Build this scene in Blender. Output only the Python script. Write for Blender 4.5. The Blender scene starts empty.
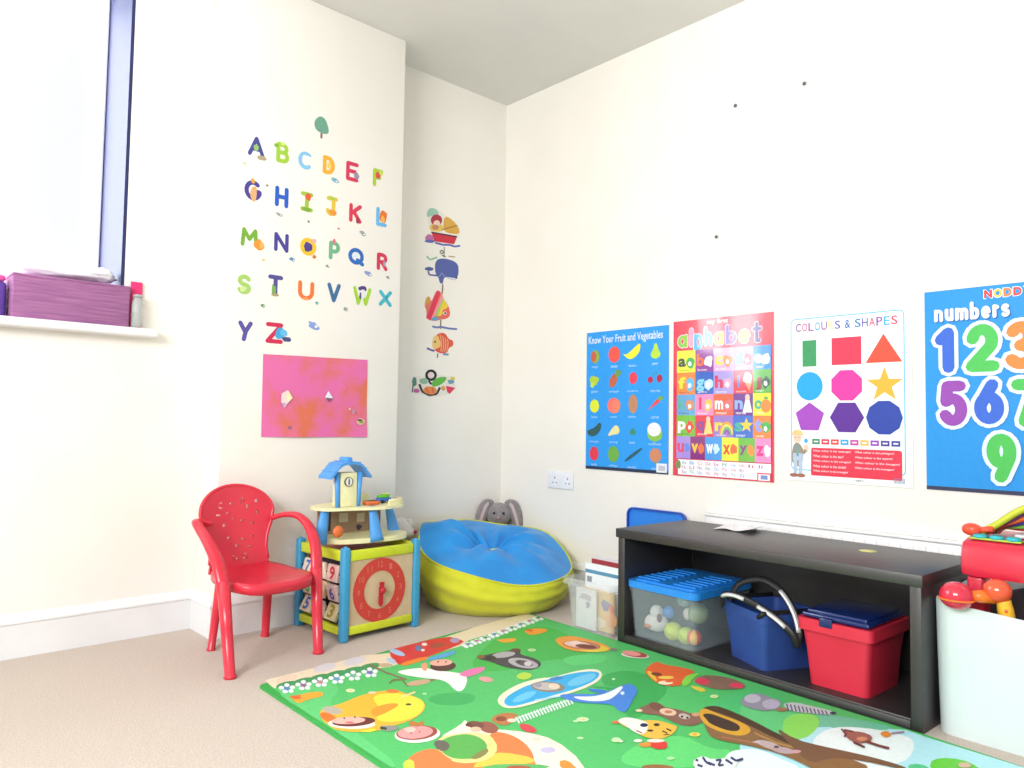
import bpy, bmesh, math, random
from mathutils import Vector, Matrix, Euler, noise
from mathutils.geometry import tessellate_polygon
random.seed(4)
S = bpy.context.scene
COL = S.collection
PI = math.pi

# ---------------------------------------------------------------- camera
CAM = Vector((-2.66, -2.942, 0.796)); FPX = 750.23
YAW, PIT, ROL = 0.74791, 0.05093, 0.01539
FW = Vector((math.sin(YAW)*math.cos(PIT), math.cos(YAW)*math.cos(PIT), math.sin(PIT)))
_r = Vector((math.cos(YAW), -math.sin(YAW), 0)); _u = _r.cross(FW)
RT = _r*math.cos(ROL) + _u*math.sin(ROL); UP = -_r*math.sin(ROL) + _u*math.cos(ROL)
cd = bpy.data.cameras.new('camera'); cam = bpy.data.objects.new('camera', cd); COL.objects.link(cam)
cd.sensor_width = 36; cd.lens = FPX/1024*36; cd.clip_start = 0.05
cam.matrix_world = Matrix(((RT.x, UP.x, -FW.x, CAM.x), (RT.y, UP.y, -FW.y, CAM.y), (RT.z, UP.z, -FW.z, CAM.z), (0, 0, 0, 1)))
S.camera = cam

# ---------------------------------------------------------------- light
w = bpy.data.worlds.new('world'); S.world = w; w.use_nodes = True
bg = w.node_tree.nodes['Background']; bg.inputs[0].default_value = (0.93, 0.96, 1.0, 1); bg.inputs[1].default_value = 0.62
def area(name, loc, target, sx, sy, power, col):
    l = bpy.data.lights.new(name, 'AREA'); l.shape = 'RECTANGLE'; l.size = sx; l.size_y = sy; l.energy = power; l.color = col
    o = bpy.data.objects.new(name, l); COL.objects.link(o); o.location = loc
    o.rotation_euler = (Vector(target)-Vector(loc)).to_track_quat('-Z', 'Y').to_euler(); return o
area('daylight_window', (-3.0, 0.80, 1.95), (-3.0, -2.0, 1.95), 2.8, 1.9, 150, (0.95, 0.98, 1.0))
area('daylight_side', (-4.7, -2.7, 2.0), (0, -1.6, 0.7), 2.0, 1.0, 108, (1.0, 0.99, 0.98))
S.view_settings.view_transform = 'Standard'; S.view_settings.look = 'None'
S.view_settings.gamma = 1; S.view_settings.use_curve_mapping = False
S.view_settings.exposure = 0.38

# ---------------------------------------------------------------- materials
def lin(c):
    if isinstance(c, str):
        c = c.lstrip('#'); c = [int(c[i:i+2], 16)/255 for i in (0, 2, 4)]
        return tuple((v/12.92 if v <= .04045 else ((v+.055)/1.055)**2.4) for v in c) + (1,)
    return tuple(c)+(1,)
MATS = {}
def mat(name, col, rough=.5, col2=None, scale=40, bump=0, bscale=None, spec=.5, alpha=1, metal=0, coat=0, trans=0, sheen=0, lo=.35, hi=.65, detail=3):
    if name in MATS: return MATS[name]
    m = bpy.data.materials.new(name); m.use_nodes = True; nt = m.node_tree; b = nt.nodes['Principled BSDF']
    c1 = lin(col)
    c2 = lin(col2) if col2 else tuple(v*.94 for v in c1[:3])+(1,)
    tc = nt.nodes.new('ShaderNodeTexCoord'); nz = nt.nodes.new('ShaderNodeTexNoise'); nz.inputs['Scale'].default_value = scale; nz.inputs['Detail'].default_value = detail
    nt.links.new(tc.outputs['Object'], nz.inputs['Vector'])
    cr = nt.nodes.new('ShaderNodeValToRGB'); cr.color_ramp.elements[0].color = c1; cr.color_ramp.elements[1].color = c2
    cr.color_ramp.elements[0].position = lo; cr.color_ramp.elements[1].position = hi
    nt.links.new(nz.outputs['Fac'], cr.inputs[0]); nt.links.new(cr.outputs[0], b.inputs['Base Color'])
    b.inputs['Roughness'].default_value = rough; b.inputs['Specular IOR Level'].default_value = spec
    b.inputs['Alpha'].default_value = alpha; b.inputs['Metallic'].default_value = metal; b.inputs['Coat Weight'].default_value = coat
    b.inputs['Coat Roughness'].default_value = .06
    b.inputs['Transmission Weight'].default_value = trans; b.inputs['Sheen Weight'].default_value = sheen
    if bump:
        n2 = nt.nodes.new('ShaderNodeTexNoise'); n2.inputs['Scale'].default_value = bscale or scale*2; n2.inputs['Detail'].default_value = 4
        nt.links.new(tc.outputs['Object'], n2.inputs['Vector'])
        bp = nt.nodes.new('ShaderNodeBump'); bp.inputs['Strength'].default_value = bump; bp.inputs['Distance'].default_value = .004
        nt.links.new(n2.outputs['Fac'], bp.inputs['Height']); nt.links.new(bp.outputs[0], b.inputs['Normal'])
    MATS[name] = m; return m
def pc(hexcol, kind='print'):       # printed / painted colour
    rough, spec, coat = {'print': (.45, .35, 0), 'gloss': (.16, .5, 1.0), 'foam': (.5, .3, 0), 'sticker': (.5, .3, 0)}[kind]
    return mat(kind+'_'+hexcol, hexcol, rough, scale=90, spec=spec, coat=coat)

M_wall = mat('wall_paint', '#f1eee8', .75, '#eeebe3', 3, bump=.15, bscale=260, spec=.25)
M_ceil = mat('ceiling_paint', '#e3e3df', .8, '#dededb', 3, bump=.1, bscale=200, spec=.2)
M_trim = mat('white_gloss_trim', '#eceef0', .4, '#e6e8ea', 6, spec=.4)
M_carpet = mat('beige_carpet', '#d8c9bc', .95, '#c3b3a6', 190, bump=1.0, bscale=420, spec=.1, sheen=.3, detail=6)
M_red = mat('red_plastic', '#d82c42', .28, '#d2283e', 8, coat=.15)
M_black = mat('black_brown_wood', '#2a2728', .42, '#262324', 30, bump=.06, bscale=90, spec=1.0)
M_black_in = M_black
M_sky = mat('sky_blue_plastic', '#3f9fd0', .4)
M_lime = mat('lime_plastic', '#cfdc2e', .42)
M_ply = mat('pale_plywood', '#d3bf9d', .6, '#c6b08b', 14, spec=.3)
M_cream = mat('cream_plastic', '#f0ecbc', .45)
M_hblue = mat('toy_blue_plastic', '#4f9ee8', .4)
M_chrome = mat('brushed_metal', '#e6e6e8', .3, metal=.35)
M_dark = mat('dark_plastic', '#1d1d20', .45)
M_clear = mat('frosted_clear_plastic', '#eef2f6', .25, alpha=.2, spec=.5)
M_clear2 = mat('clear_plastic', '#c9d8e0', .2, alpha=.17, spec=.5)

# ---------------------------------------------------------------- objects
def tag(o, label=None, cat=None, group=None, kind=None):
    if label: o['label'] = label
    if cat: o['category'] = cat
    if group: o['group'] = group
    if kind: o['kind'] = kind
    return o
def empty(name, loc, rz=0, label=None, cat=None, group=None):
    o = bpy.data.objects.new(name, None); COL.objects.link(o); o.location = loc; o.rotation_euler = (0, 0, rz); o.empty_display_size = .05
    return tag(o, label, cat, group)
class MB:
    def __init__(s): s.b = bmesh.new(); s.mats = []
    def mi(s, m):
        if m not in s.mats: s.mats.append(m)
        return s.mats.index(m)
    def _new(s, verts, faces, m, sm=False):
        vs = [s.b.verts.new(v) for v in verts]; k = s.mi(m)
        for f in faces:
            try: fc = s.b.faces.new([vs[i] for i in f]); fc.material_index = k; fc.smooth = sm
            except ValueError: pass
        return vs
    def box(s, x0, x1, y0, y1, z0, z1, m, bev=0, seg=2, mx=None, taper=None):
        t = bmesh.new(); r = bmesh.ops.create_cube(t, size=1)
        for v in t.verts:
            fx, fy, fz = v.co.x+.5, v.co.y+.5, v.co.z+.5
            x = x0+(x1-x0)*fx; y = y0+(y1-y0)*fy
            if taper:                            # taper = scale of the bottom relative to the top
                k = taper+(1-taper)*fz; cx, cy = (x0+x1)/2, (y0+y1)/2; x = cx+(x-cx)*k; y = cy+(y-cy)*k
            v.co = (x, y, z0+(z1-z0)*fz)
        if bev: bmesh.ops.bevel(t, geom=t.edges[:], offset=bev, segments=seg, affect='EDGES', profile=.5)
        s.merge(t, m, bool(bev), mx)
    def merge(s, t, m, sm=True, mx=None):
        t.verts.index_update()
        s._new([(mx @ v.co if mx else v.co.copy()) for v in t.verts], [[v.index for v in f.verts] for f in t.faces], m, sm); t.free()
    def tube(s, pts, rad, m, n=10, flat=1, caps=True, closed=False, up=None):
        P = [Vector(p) for p in pts]; N = len(P); R = rad if isinstance(rad, (list, tuple)) else [rad]*N
        verts = []; prev = None
        for i, p in enumerate(P):
            if closed: d = P[(i+1) % N]-P[i-1]
            else: d = P[min(i+1, N-1)]-P[max(i-1, 0)]
            d.normalize()
            if up is not None: a = Vector(up)
            else: a = prev if prev is not None else (Vector((0, 0, 1)) if abs(d.z) < .9 else Vector((1, 0, 0)))
            a = a-d*a.dot(d); a.normalize(); prev = a; b_ = d.cross(a)
            for k in range(n):
                t = 2*PI*k/n; verts.append(p+a*math.cos(t)*R[i]*flat+b_*math.sin(t)*R[i])
        F = []
        for i in range(N if closed else N-1):
            j = (i+1) % N
            for k in range(n): F.append((i*n+k, i*n+(k+1) % n, j*n+(k+1) % n, j*n+k))
        if caps and not closed: F.append(tuple(range(n))[::-1]); F.append(tuple((N-1)*n+k for k in range(n)))
        s._new(verts, F, m, True)
    def lathe(s, prof, m, n=24, c=(0, 0, 0), mx=None, sm=True):
        verts = []; F = []
        for r, z in prof:
            for k in range(n):
                t = 2*PI*k/n; v = Vector((c[0]+r*math.cos(t), c[1]+r*math.sin(t), c[2]+z)); verts.append(mx @ v if mx else v)
        for i in range(len(prof)-1):
            for k in range(n): F.append((i*n+k, i*n+(k+1) % n, (i+1)*n+(k+1) % n, (i+1)*n+k))
        F.append(tuple(range(n))[::-1]); F.append(tuple((len(prof)-1)*n+k for k in range(n)))
        s._new(verts, F, m, sm)
    def ball(s, c, r, m, n=20, sc=(1, 1, 1), mx=None, fn=None):
        t = bmesh.new(); bmesh.ops.create_uvsphere(t, u_segments=n, v_segments=max(6, n//2), radius=1)
        for v in t.verts:
            k = fn(v.co) if fn else 1
            v.co = Vector((v.co.x*sc[0]*r*k, v.co.y*sc[1]*r*k, v.co.z*sc[2]*r*k))
            if mx: v.co = mx @ v.co
            v.co += Vector(c)
        s.merge(t, m, True)
    def prism(s, loops, fr, h, m, z0=0):         # outline (with holes) on frame fr, thickness h
        tri = tessellate_polygon([[Vector((p[0], p[1], 0)) for p in lp] for lp in loops]); flat = [p for lp in loops for p in lp]
        n = len(flat)
        top = [fr(p[0], p[1], z0+h) for p in flat]; bot = [fr(p[0], p[1], z0) for p in flat]
        F = [tuple(t) for t in tri] + [tuple(i+n for i in t[::-1]) for t in tri]; o = 0
        for lp in loops:
            L = len(lp)
            for i in range(L): j = (i+1) % L; F.append((o+i, o+j, n+o+j, n+o+i))
            o += L
        s._new(top+bot, F, m)
    def build(s, name, parent=None, smooth=None, loc=None, weld=False):
        bmesh.ops.recalc_face_normals(s.b, faces=s.b.faces[:]) if weld else None
        me = bpy.data.meshes.new(name)
        if not weld: bmesh.ops.recalc_face_normals(s.b, faces=s.b.faces[:])
        if loc is not None:
            for v in s.b.verts: v.co -= Vector(loc)
        s.b.to_mesh(me); s.b.free()
        for m in s.mats: me.materials.append(m)
        if smooth: me.shade_smooth()
        o = bpy.data.objects.new(name, me); COL.objects.link(o)
        if loc is not None: o.location = loc
        if parent: o.parent = parent
        return o
def auto(o, ang=40):
    o.data.set_sharp_from_angle(angle=math.radians(ang)) if hasattr(o.data, 'set_sharp_from_angle') else None
    return o
def curve_pts(P, n=6):                            # Catmull-Rom through P
    P = [Vector(p) for p in P]; out = []
    for i in range(len(P)-1):
        a, b, c, d = P[max(i-1, 0)], P[i], P[i+1], P[min(i+2, len(P)-1)]
        for k in range(n):
            t = k/n; out.append(.5*((2*b)+(c-a)*t+(2*a-5*b+4*c-d)*t*t+(3*b-a-3*c+d)*t**3))
    out.append(P[-1]); return out
def lerp(a, b, t): return a+(b-a)*t

# text meshes from the built-in font
TXT = {}
def text_mesh(s, bold=0.0):
    key = (s, bold)
    if key in TXT: return TXT[key]
    cu = bpy.data.curves.new('t', 'FONT'); cu.body = s; cu.size = 1; cu.offset = bold; cu.resolution_u = 3; cu.fill_mode = 'FRONT'
    ob = bpy.data.objects.new('t', cu); COL.objects.link(ob); bpy.context.view_layer.update()
    me = bpy.data.meshes.new_from_object(ob.evaluated_get(bpy.context.evaluated_depsgraph_get()))
    V = [(v.co.x, v.co.y) for v in me.vertices]; F = [tuple(p.vertices) for p in me.polygons]
    bpy.data.objects.remove(ob); bpy.data.curves.remove(cu); bpy.data.meshes.remove(me)
    xs = [v[0] for v in V]; ys = [v[1] for v in V]
    TXT[key] = (V, F, (min(xs), min(ys), max(xs), max(ys))); return TXT[key]
def _arc(cx, cy, rx, ry, a0, a1, n=9): return [(cx+rx*math.cos(math.radians(a0+(a1-a0)*i/n)), cy+ry*math.sin(math.radians(a0+(a1-a0)*i/n))) for i in range(n+1)]
STK = {
 'A': [[(0, 0), (.5, 1), (1, 0)], [(.2, .33), (.8, .33)]], 'B': [[(0, 0), (0, 1)], [(0, 1)]+_arc(.5, .76, .4, .24, 90, -90)+[(0, .52)], [(0, .52)]+_arc(.55, .26, .45, .26, 90, -90)+[(0, 0)]],
 'C': [_arc(.55, .5, .55, .5, 50, 310, 14)], 'D': [[(0, 0), (0, 1)], [(0, 1)]+_arc(.35, .5, .65, .5, 90, -90, 12)+[(0, 0)]], 'E': [[(1, 1), (0, 1), (0, 0), (1, 0)], [(0, .52), (.8, .52)]],
 'F': [[(1, 1), (0, 1), (0, 0)], [(0, .52), (.75, .52)]], 'G': [_arc(.52, .5, .52, .5, 50, 345, 14)+[(1, .45), (.6, .45)]], 'H': [[(0, 0), (0, 1)], [(1, 0), (1, 1)], [(0, .5), (1, .5)]],
 'I': [[(0, 1), (1, 1)], [(.5, 1), (.5, 0)], [(0, 0), (1, 0)]], 'J': [[(.1, 1), (1, 1)], [(.72, 1), (.72, .3)]+_arc(.38, .28, .34, .28, 0, -165, 8)], 'K': [[(0, 0), (0, 1)], [(1, 1), (.05, .45)], [(.3, .6), (1, 0)]],
 'L': [[(0, 1), (0, 0), (1, 0)]], 'M': [[(0, 0), (.08, 1), (.5, .4), (.92, 1), (1, 0)]], 'N': [[(0, 0), (0, 1), (1, 0), (1, 1)]], 'O': [_arc(.5, .5, .5, .5, 0, 360, 18)], 'P': [[(0, 0), (0, 1)], [(0, 1)]+_arc(.5, .72, .5, .28, 90, -90)+[(0, .44)]],
 'Q': [_arc(.48, .52, .48, .48, 0, 360, 18), [(.6, .25), (1, -.02)]], 'R': [[(0, 0), (0, 1)], [(0, 1)]+_arc(.5, .74, .45, .26, 90, -90)+[(0, .48)], [(.45, .48), (1, 0)]],
 'S': [_arc(.5, .75, .45, .25, 20, 270, 10)+_arc(.5, .25, .48, .25, 90, -160, 10)], 'T': [[(0, 1), (1, 1)], [(.5, 1), (.5, 0)]], 'U': [[(0, 1), (0, .4)]+_arc(.5, .4, .5, .4, 180, 360, 10)+[(1, 1)]], 'V': [[(0, 1), (.5, 0), (1, 1)]],
 'W': [[(0, 1), (.25, 0), (.5, .8), (.75, 0), (1, 1)]], 'X': [[(0, 1), (1, 0)], [(0, 0), (1, 1)]], 'Y': [[(0, 1), (.5, .45), (1, 1)], [(.55, .55), (.38, 0)]], 'Z': [[(0, 1), (1, 1), (0, 0), (1, 0)]],
 '1': [[(.0, .8), (.55, 1), (.55, 0)]], '2': [_arc(.5, .7, .45, .3, 170, -35, 10)+[(.0, 0), (1, 0)]], '3': [_arc(.45, .75, .42, .25, 150, -90, 9)+_arc(.45, .25, .5, .25, 90, -150, 9)], '4': [[(.75, 0), (.75, 1), (0, .3), (1, .3)]],
 '5': [[(.9, 1), (.2, 1), (.12, .55)]+_arc(.48, .32, .48, .32, 115, -150, 11)], '6': [[(.7, 1)]+_arc(.5, .32, .5, .32, 165, 525, 16)], '7': [[(0, 1), (1, 1), (.35, 0)]], '8': [_arc(.5, .76, .4, .24, 0, 360, 14), _arc(.5, .26, .5, .26, 0, 360, 14)],
 '9': [_arc(.5, .68, .5, .32, -15, 345, 16)+[(.95, .5), (.45, 0)]],
 'a': [_arc(.45, .45, .45, .45, 0, 360, 14), [(.95, .95), (.95, 0)]], 'l': [[(.5, 0), (.5, 1)]], 'p': [[(.05, -.4), (.05, .95)], _arc(.5, .47, .45, .47, 0, 360, 14)], 'h': [[(.05, 0), (.05, 1)], _arc(.5, .33, .45, .3, 180, 0, 8)+[(.95, 0)]],
 'b': [[(.05, 0), (.05, 1)], _arc(.5, .3, .45, .3, 0, 360, 14)], 'e': [[(.05, .48), (.95, .48)]+_arc(.5, .47, .46, .47, 0, 310, 13)], 't': [[(.45, 1), (.45, 0), (.8, 0)], [(0, .7), (.95, .7)]], 'n': [[(.05, 0), (.05, 1)], _arc(.5, .6, .45, .36, 180, 0, 8)+[(.95, 0)]],
 'u': [[(.05, 1), (.05, .4)]+_arc(.5, .4, .45, .38, 180, 360, 8)+[(.95, 1), (.95, 0)]], 'm': [[(.0, 0), (.0, 1)], _arc(.25, .65, .25, .3, 180, 0, 6)+[(.5, 0)], _arc(.75, .65, .25, .3, 180, 0, 6)+[(1, 0)]], 'r': [[(.1, 0), (.1, 1)], _arc(.6, .55, .5, .4, 180, 50, 6)],
 's': [_arc(.5, .74, .42, .24, 30, 260, 8)+_arc(.5, .26, .45, .25, 80, -150, 8)]}
def strokes(ch, x0, y0, x1, y1, w_):
    '''capsule outlines covering the glyph inside the box'''
    h_ = w_/2; X0, X1, Y0, Y1 = x0+h_, x1-h_, y0+h_, y1-h_; out = []
    for P in STK[ch]:
        Q = [(X0+p[0]*(X1-X0), Y0+p[1]*(Y1-Y0)) for p in P]
        for a, b in zip(Q, Q[1:]):
            an = math.atan2(b[1]-a[1], b[0]-a[0])
            out.append([(b[0]+h_*math.cos(an+t), b[1]+h_*math.sin(an+t)) for t in (-1.571, -.785, 0, .785, 1.571)]+[(a[0]+h_*math.cos(an+t), a[1]+h_*math.sin(an+t)) for t in (1.571, 2.356, 3.142, 3.927, 4.712)])
    return out
class Art:
    """flat printed shapes on a surface: frame(u,v,h) -> world"""
    def __init__(s, mb, fr, kind='print', step=.0003, base=.0003): s.mb = mb; s.fr = fr; s.kind = kind; s.h = base; s.step = step
    def poly(s, pts, c, lay=None, z=None):
        s.h += s.step*.035; z = s.h
        k = s.mb.mi(pc(c, s.kind) if isinstance(c, str) else c)
        tri = tessellate_polygon([[Vector((p[0], p[1], 0)) for p in pts]])
        vs = [s.mb.b.verts.new(s.fr(p[0], p[1], z)) for p in pts]
        for t in tri:
            a, b_, c_ = (pts[i] for i in t)
            ar = (b_[0]-a[0])*(c_[1]-a[1])-(b_[1]-a[1])*(c_[0]-a[0])
            if abs(ar) < 1e-12: continue
            try: f = s.mb.b.faces.new([vs[i] for i in (t if ar > 0 else t[::-1])]); f.material_index = k
            except ValueError: pass
    def ell(s, cx, cy, rx, ry, c, n=20, rot=0, a0=0, a1=2*PI, **k):
        P = []
        for i in range(n+(0 if a1-a0 > 6.2 else 1)):
            t = a0+(a1-a0)*i/n; x = rx*math.cos(t); y = ry*math.sin(t)
            P.append((cx+x*math.cos(rot)-y*math.sin(rot), cy+x*math.sin(rot)+y*math.cos(rot)))
        s.poly(P, c, **k)
    def rect(s, x0, y0, x1, y1, c, **k): s.poly([(x0, y0), (x1, y0), (x1, y1), (x0, y1)], c, **k)
    def ring(s, cx, cy, ro, ri, c, n=24, a0=0, a1=2*PI, sy=1, **k):
        for i in range(n):
            t0 = a0+(a1-a0)*i/n; t1 = a0+(a1-a0)*(i+1)/n
            s.poly([(cx+ri*math.cos(t0), cy+sy*ri*math.sin(t0)), (cx+ro*math.cos(t0), cy+sy*ro*math.sin(t0)), (cx+ro*math.cos(t1), cy+sy*ro*math.sin(t1)), (cx+ri*math.cos(t1), cy+sy*ri*math.sin(t1))], c, **k)
    def line(s, P, w_, c, **k):
        for a, b in zip(P, P[1:]):
            dx, dy = b[0]-a[0], b[1]-a[1]; L = math.hypot(dx, dy) or 1; nx, ny = -dy/L*w_/2, dx/L*w_/2
            s.poly([(a[0]-nx, a[1]-ny), (b[0]-nx, b[1]-ny), (b[0]+nx, b[1]+ny), (a[0]+nx, a[1]+ny)], c, **k)
    def text(s, t, x0, y0, x1, y1, c, bold=0, z=None, keep=False, rot=0):
        V, F, (a, b, c2, d) = text_mesh(t, bold)
        s.h += s.step*.035; z = s.h
        sx = (x1-x0)/(c2-a); sy = (y1-y0)/(d-b)
        if keep: sx = sy = min(sx, sy)
        ox = (x0+x1)/2-(c2+a)/2*sx; oy = (y0+y1)/2-(d+b)/2*sy
        k = s.mb.mi(pc(c, s.kind) if isinstance(c, str) else c)
        cx, cy = (x0+x1)/2, (y0+y1)/2
        def T(x, y):
            x = ox+x*sx-cx; y = oy+y*sy-cy
            return s.fr(cx+x*math.cos(rot)-y*math.sin(rot), cy+x*math.sin(rot)+y*math.cos(rot), z)
        vs = [s.mb.b.verts.new(T(*v)) for v in V]
        for f in F:
            try: fc = s.mb.b.faces.new([vs[i] for i in f]); fc.material_index = k
            except ValueError: pass
    def glyph(s, ch, x0, y0, x1, y1, w_, c):
        for P in strokes(ch, x0, y0, x1, y1, w_): s.poly(P, c)
    def star(s, cx, cy, r, c, n=5, inner=.42, rot=PI/2, **k):
        s.poly([(cx+(r if i % 2 == 0 else r*inner)*math.cos(rot+PI*i/n), cy+(r if i % 2 == 0 else r*inner)*math.sin(rot+PI*i/n)) for i in range(2*n)], c, **k)
    def ngon(s, cx, cy, r, n, c, rot=PI/2, **k): s.poly([(cx+r*math.cos(rot+2*PI*i/n), cy+r*math.sin(rot+2*PI*i/n)) for i in range(n)], c, **k)
    def blob(s, cx, cy, rx, ry, c, n=12, amp=.2, seed=0, rot=0, **k):
        rnd = random.Random(seed); P = []
        for i in range(n):
            t = 2*PI*i/n; q = 1+rnd.uniform(-amp, amp); x = rx*q*math.cos(t); y = ry*q*math.sin(t)
            P.append((cx+x*math.cos(rot)-y*math.sin(rot), cy+x*math.sin(rot)+y*math.cos(rot)))
        s.poly(smooth2(P), c, **k)
def smooth2(P, it=2):
    for _ in range(it):
        Q = []
        for i in range(len(P)):
            a, b = P[i], P[(i+1) % len(P)]
            Q += [(a[0]*.75+b[0]*.25, a[1]*.75+b[1]*.25), (a[0]*.25+b[0]*.75, a[1]*.25+b[1]*.75)]
        P = Q
    return P
def on_plane(px, py, ax, v):                      # where the photo's ray meets a wall or the floor (used to measure flat artwork)
    d = FW+RT*((px-512)/FPX)-UP*((py-384)/FPX); t = (v-CAM[ax])/d[ax]; return CAM+d*t

# ================================================================ ROOM
H = 2.5; PX1, PX2, PD = -1.569, -.79, -.192        # pier left, right, face
def struct(mb, name, parent=None):
    o = mb.build(name, parent)
    if not parent: o['kind'] = 'structure'
    return o
m = MB(); m.box(-6.5, .2, -6, .5, -.1, 0, M_carpet); struct(m, 'floor')
m = MB(); m.box(-6.5, .2, -4.3, .5, H, H+.1, M_ceil); struct(m, 'ceiling')
m = MB(); m.box(0, .2, -6, .4, 0, H, M_wall); struct(m, 'wall_right')
m = MB()
WX0, WX1, WZ0, WZ1, WD = -3.35, -1.857, 1.085, 2.49, .36
m.box(-6.5, WX0, 0, WD+.04, 0, H, M_wall); m.box(WX1, 0, 0, WD+.04, 0, H, M_wall)
m.box(WX0, WX1, 0, WD+.04, 0, WZ0, M_wall); m.box(WX0, WX1, 0, WD+.04, WZ1, H, M_wall); struct(m, 'wall_left')
m = MB(); m.box(PX1, PX2, PD, 0, 0, H, M_wall, bev=.004, seg=2); struct(m, 'wall_pier')
# baseboards: profile swept along the wall foot
prof = [(0, 0), (.016, 0), (.016, .108), (.0205, .112), (.0205, .118), (.016, .122), (.010, .134), (.004, .14), (0, .142)]
def base(name, path):
    m = MB(); P = [Vector((p[0], p[1], 0)) for p in path]; verts = []; n = len(prof)
    for i, p in enumerate(P):
        ns = []
        for a, b in ((i-1, i), (i, i+1)):
            if a >= 0 and b < len(P): d = (P[b]-P[a]).normalized(); ns.append(Vector((d.y, -d.x, 0)))
        nn = sum(ns, Vector())/len(ns); nn = nn/nn.dot(ns[0])
        for o_, z in prof: verts.append(p+nn*o_+Vector((0, 0, z)))
    F = []
    for i in range(len(P)-1):
        for k in range(n-1): F.append((i*n+k, (i+1)*n+k, (i+1)*n+k+1, i*n+k+1))
    F.append(tuple(range(n))); F.append(tuple((len(P)-1)*n+k for k in range(n))[::-1])
    m._new(verts, F, M_trim); return struct(m, name)
base('baseboard_left', [(-6.4, 0), (PX1, 0)])
base('baseboard_pier', [(PX1, 0), (PX1, PD), (PX2, PD), (PX2, 0)])
base('baseboard_back', [(PX2, 0), (0, 0)])
base('baseboard_right', [(0, 0), (0, -5.5)])
# window
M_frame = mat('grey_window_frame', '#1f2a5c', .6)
M_glass = mat('window_glass', '#ffffff', .02, alpha=.12)
M_white_frame = mat('white_window_frame', '#f4f6fa', .4)
m = MB(); yy = WD-.03
m.box(WX0, WX0+.06, yy-.03, yy+.03, WZ0+.03, WZ1, M_white_frame, .004); m.box(WX1-.03, WX1-.0125, yy-.03, yy+.03, WZ0+.03, WZ1, M_white_frame, .004)
m.box(WX0, WX1, yy-.03, yy+.03, WZ0+.03, WZ0+.09, M_white_frame, .004); m.box(WX0, WX1-.0125, yy-.03, yy+.03, WZ1-.02, WZ1, M_white_frame, .004)
m.box(-2.78, -2.73, yy-.028, yy+.028, WZ0+.05, WZ1-.03, M_frame, .004)
win = struct(m, 'window_1'); win['kind'] = 'structure'
m = MB(); m.box(WX0+.02, WX1-.02, yy-.004, yy+.004, WZ0+.05, WZ1-.02, M_glass); m.build('pane', win)
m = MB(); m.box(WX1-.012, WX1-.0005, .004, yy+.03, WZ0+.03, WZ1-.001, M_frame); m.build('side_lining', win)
m = MB(); m.box(WX0-.12, -1.752, -.06, yy-.03, WZ0, WZ0+.03, M_trim, .006, 3)
s_ = m.build('window_sill', win)

# ================================================================ RADIATOR, SOCKET, NAILS
t = empty('radiator', (-.02, -1.92, 0), 0, 'low white ribbed wall radiator behind the black cabinet', 'radiator')
M_rad = mat('radiator_enamel', '#f2f3f4', .35)
m = MB(); m.box(-.012, .012, -.66, .66, .10, .435, M_rad, .004)
for i in range(34): m.box(-.0165, -.012, -.645+i*.038, -.623+i*.038, .12, .42, M_rad, .002)
m.build('panel', t)
m = MB(); m.box(-.0185, .0175, -.665, .665, .4355, .446, M_rad, .003)
for i in range(50): m.box(-.012, .012, -.65+i*.026, -.634+i*.026, .4461, .4475, M_rad, .001)
m.build('top_grille', t)
for y in (-.5, .5):
    m = MB(); m.box(.0125, .02, y-.02, y+.02, .2, .4, M_rad); m.build('bracket', t)
t = empty('wall_socket', (0, -.4355, .522), 0, 'white double power socket low on the right wall above the beanbag', 'socket')
M_sock = mat('socket_white', '#eef0f6', .35); M_slot = mat('socket_slot', '#5d6270', .6)
m = MB(); m.box(-.010, -.0005, -.0835, .0835, -.043, .043, M_sock, .003, 3); m.build('face_plate', t)
for k, y in enumerate((-.042, .042)):
    m = MB(); m.box(-.0128, -.0101, y-.008+.021, y+.008+.021, .012, .030, M_sock, .0015); m.build('switch', t)
    m = MB()
    for dy, dz, a, b in ((0, .008, .0025, .005), (-.011, -.015, .004, .0022), (.011, -.015, .004, .0022)):
        m.box(-.0108, -.0101, y-.008+dy-a, y-.008+dy+a, dz-b, dz+b, M_slot)
    m.build('pin_holes', t)
for px, py, lab in ((736, 106, 'tiny grey nail high in the right wall, nearer the room corner of the upper two'),
                    (805, 84, 'tiny grey nail, highest and farthest right on the right wall'),
                    (717, 237, 'tiny dark nail alone in the right wall, lowest, above the alphabet poster')):
    p = on_plane(px, py, 0, 0); m = MB()
    m.tube([p, p+Vector((-.006, 0, 0))], [.0025, .0025], M_slot, 8); m.lathe([(.005, 0), (.0075, .001), (.006, .0025), (.001, .003)], M_slot, 12, mx=Matrix.Translation(p+Vector((-.006, 0, 0))) @ Matrix.Rotation(-PI/2, 4, 'Y'))
    tag(m.build('nail', loc=p), lab, 'nail', 'nails in the right wall')

# ================================================================ POSTERS (right wall, x=0)
def poster(y0, y1, z0, z1, kind, base_c, name, label, tilt=0):
    """y0 is the photo's left edge; u runs to the right (-y), v up"""
    W, Hh = abs(y1-y0), z1-z0
    o0 = Vector((-.0015, y0, z0))
    def fr(u, v, h): return Vector((-.0022-h, -u, v))
    m = MB(); m.box(-.0022, -.0004, -W, 0, 0, Hh, pc(base_c, kind)); a = Art(m, fr, kind)
    def done():
        o = m.build(name); o.location = o0; return tag(o, label, 'poster', 'learning posters on the right wall')
    return a, W, Hh, done

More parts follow.
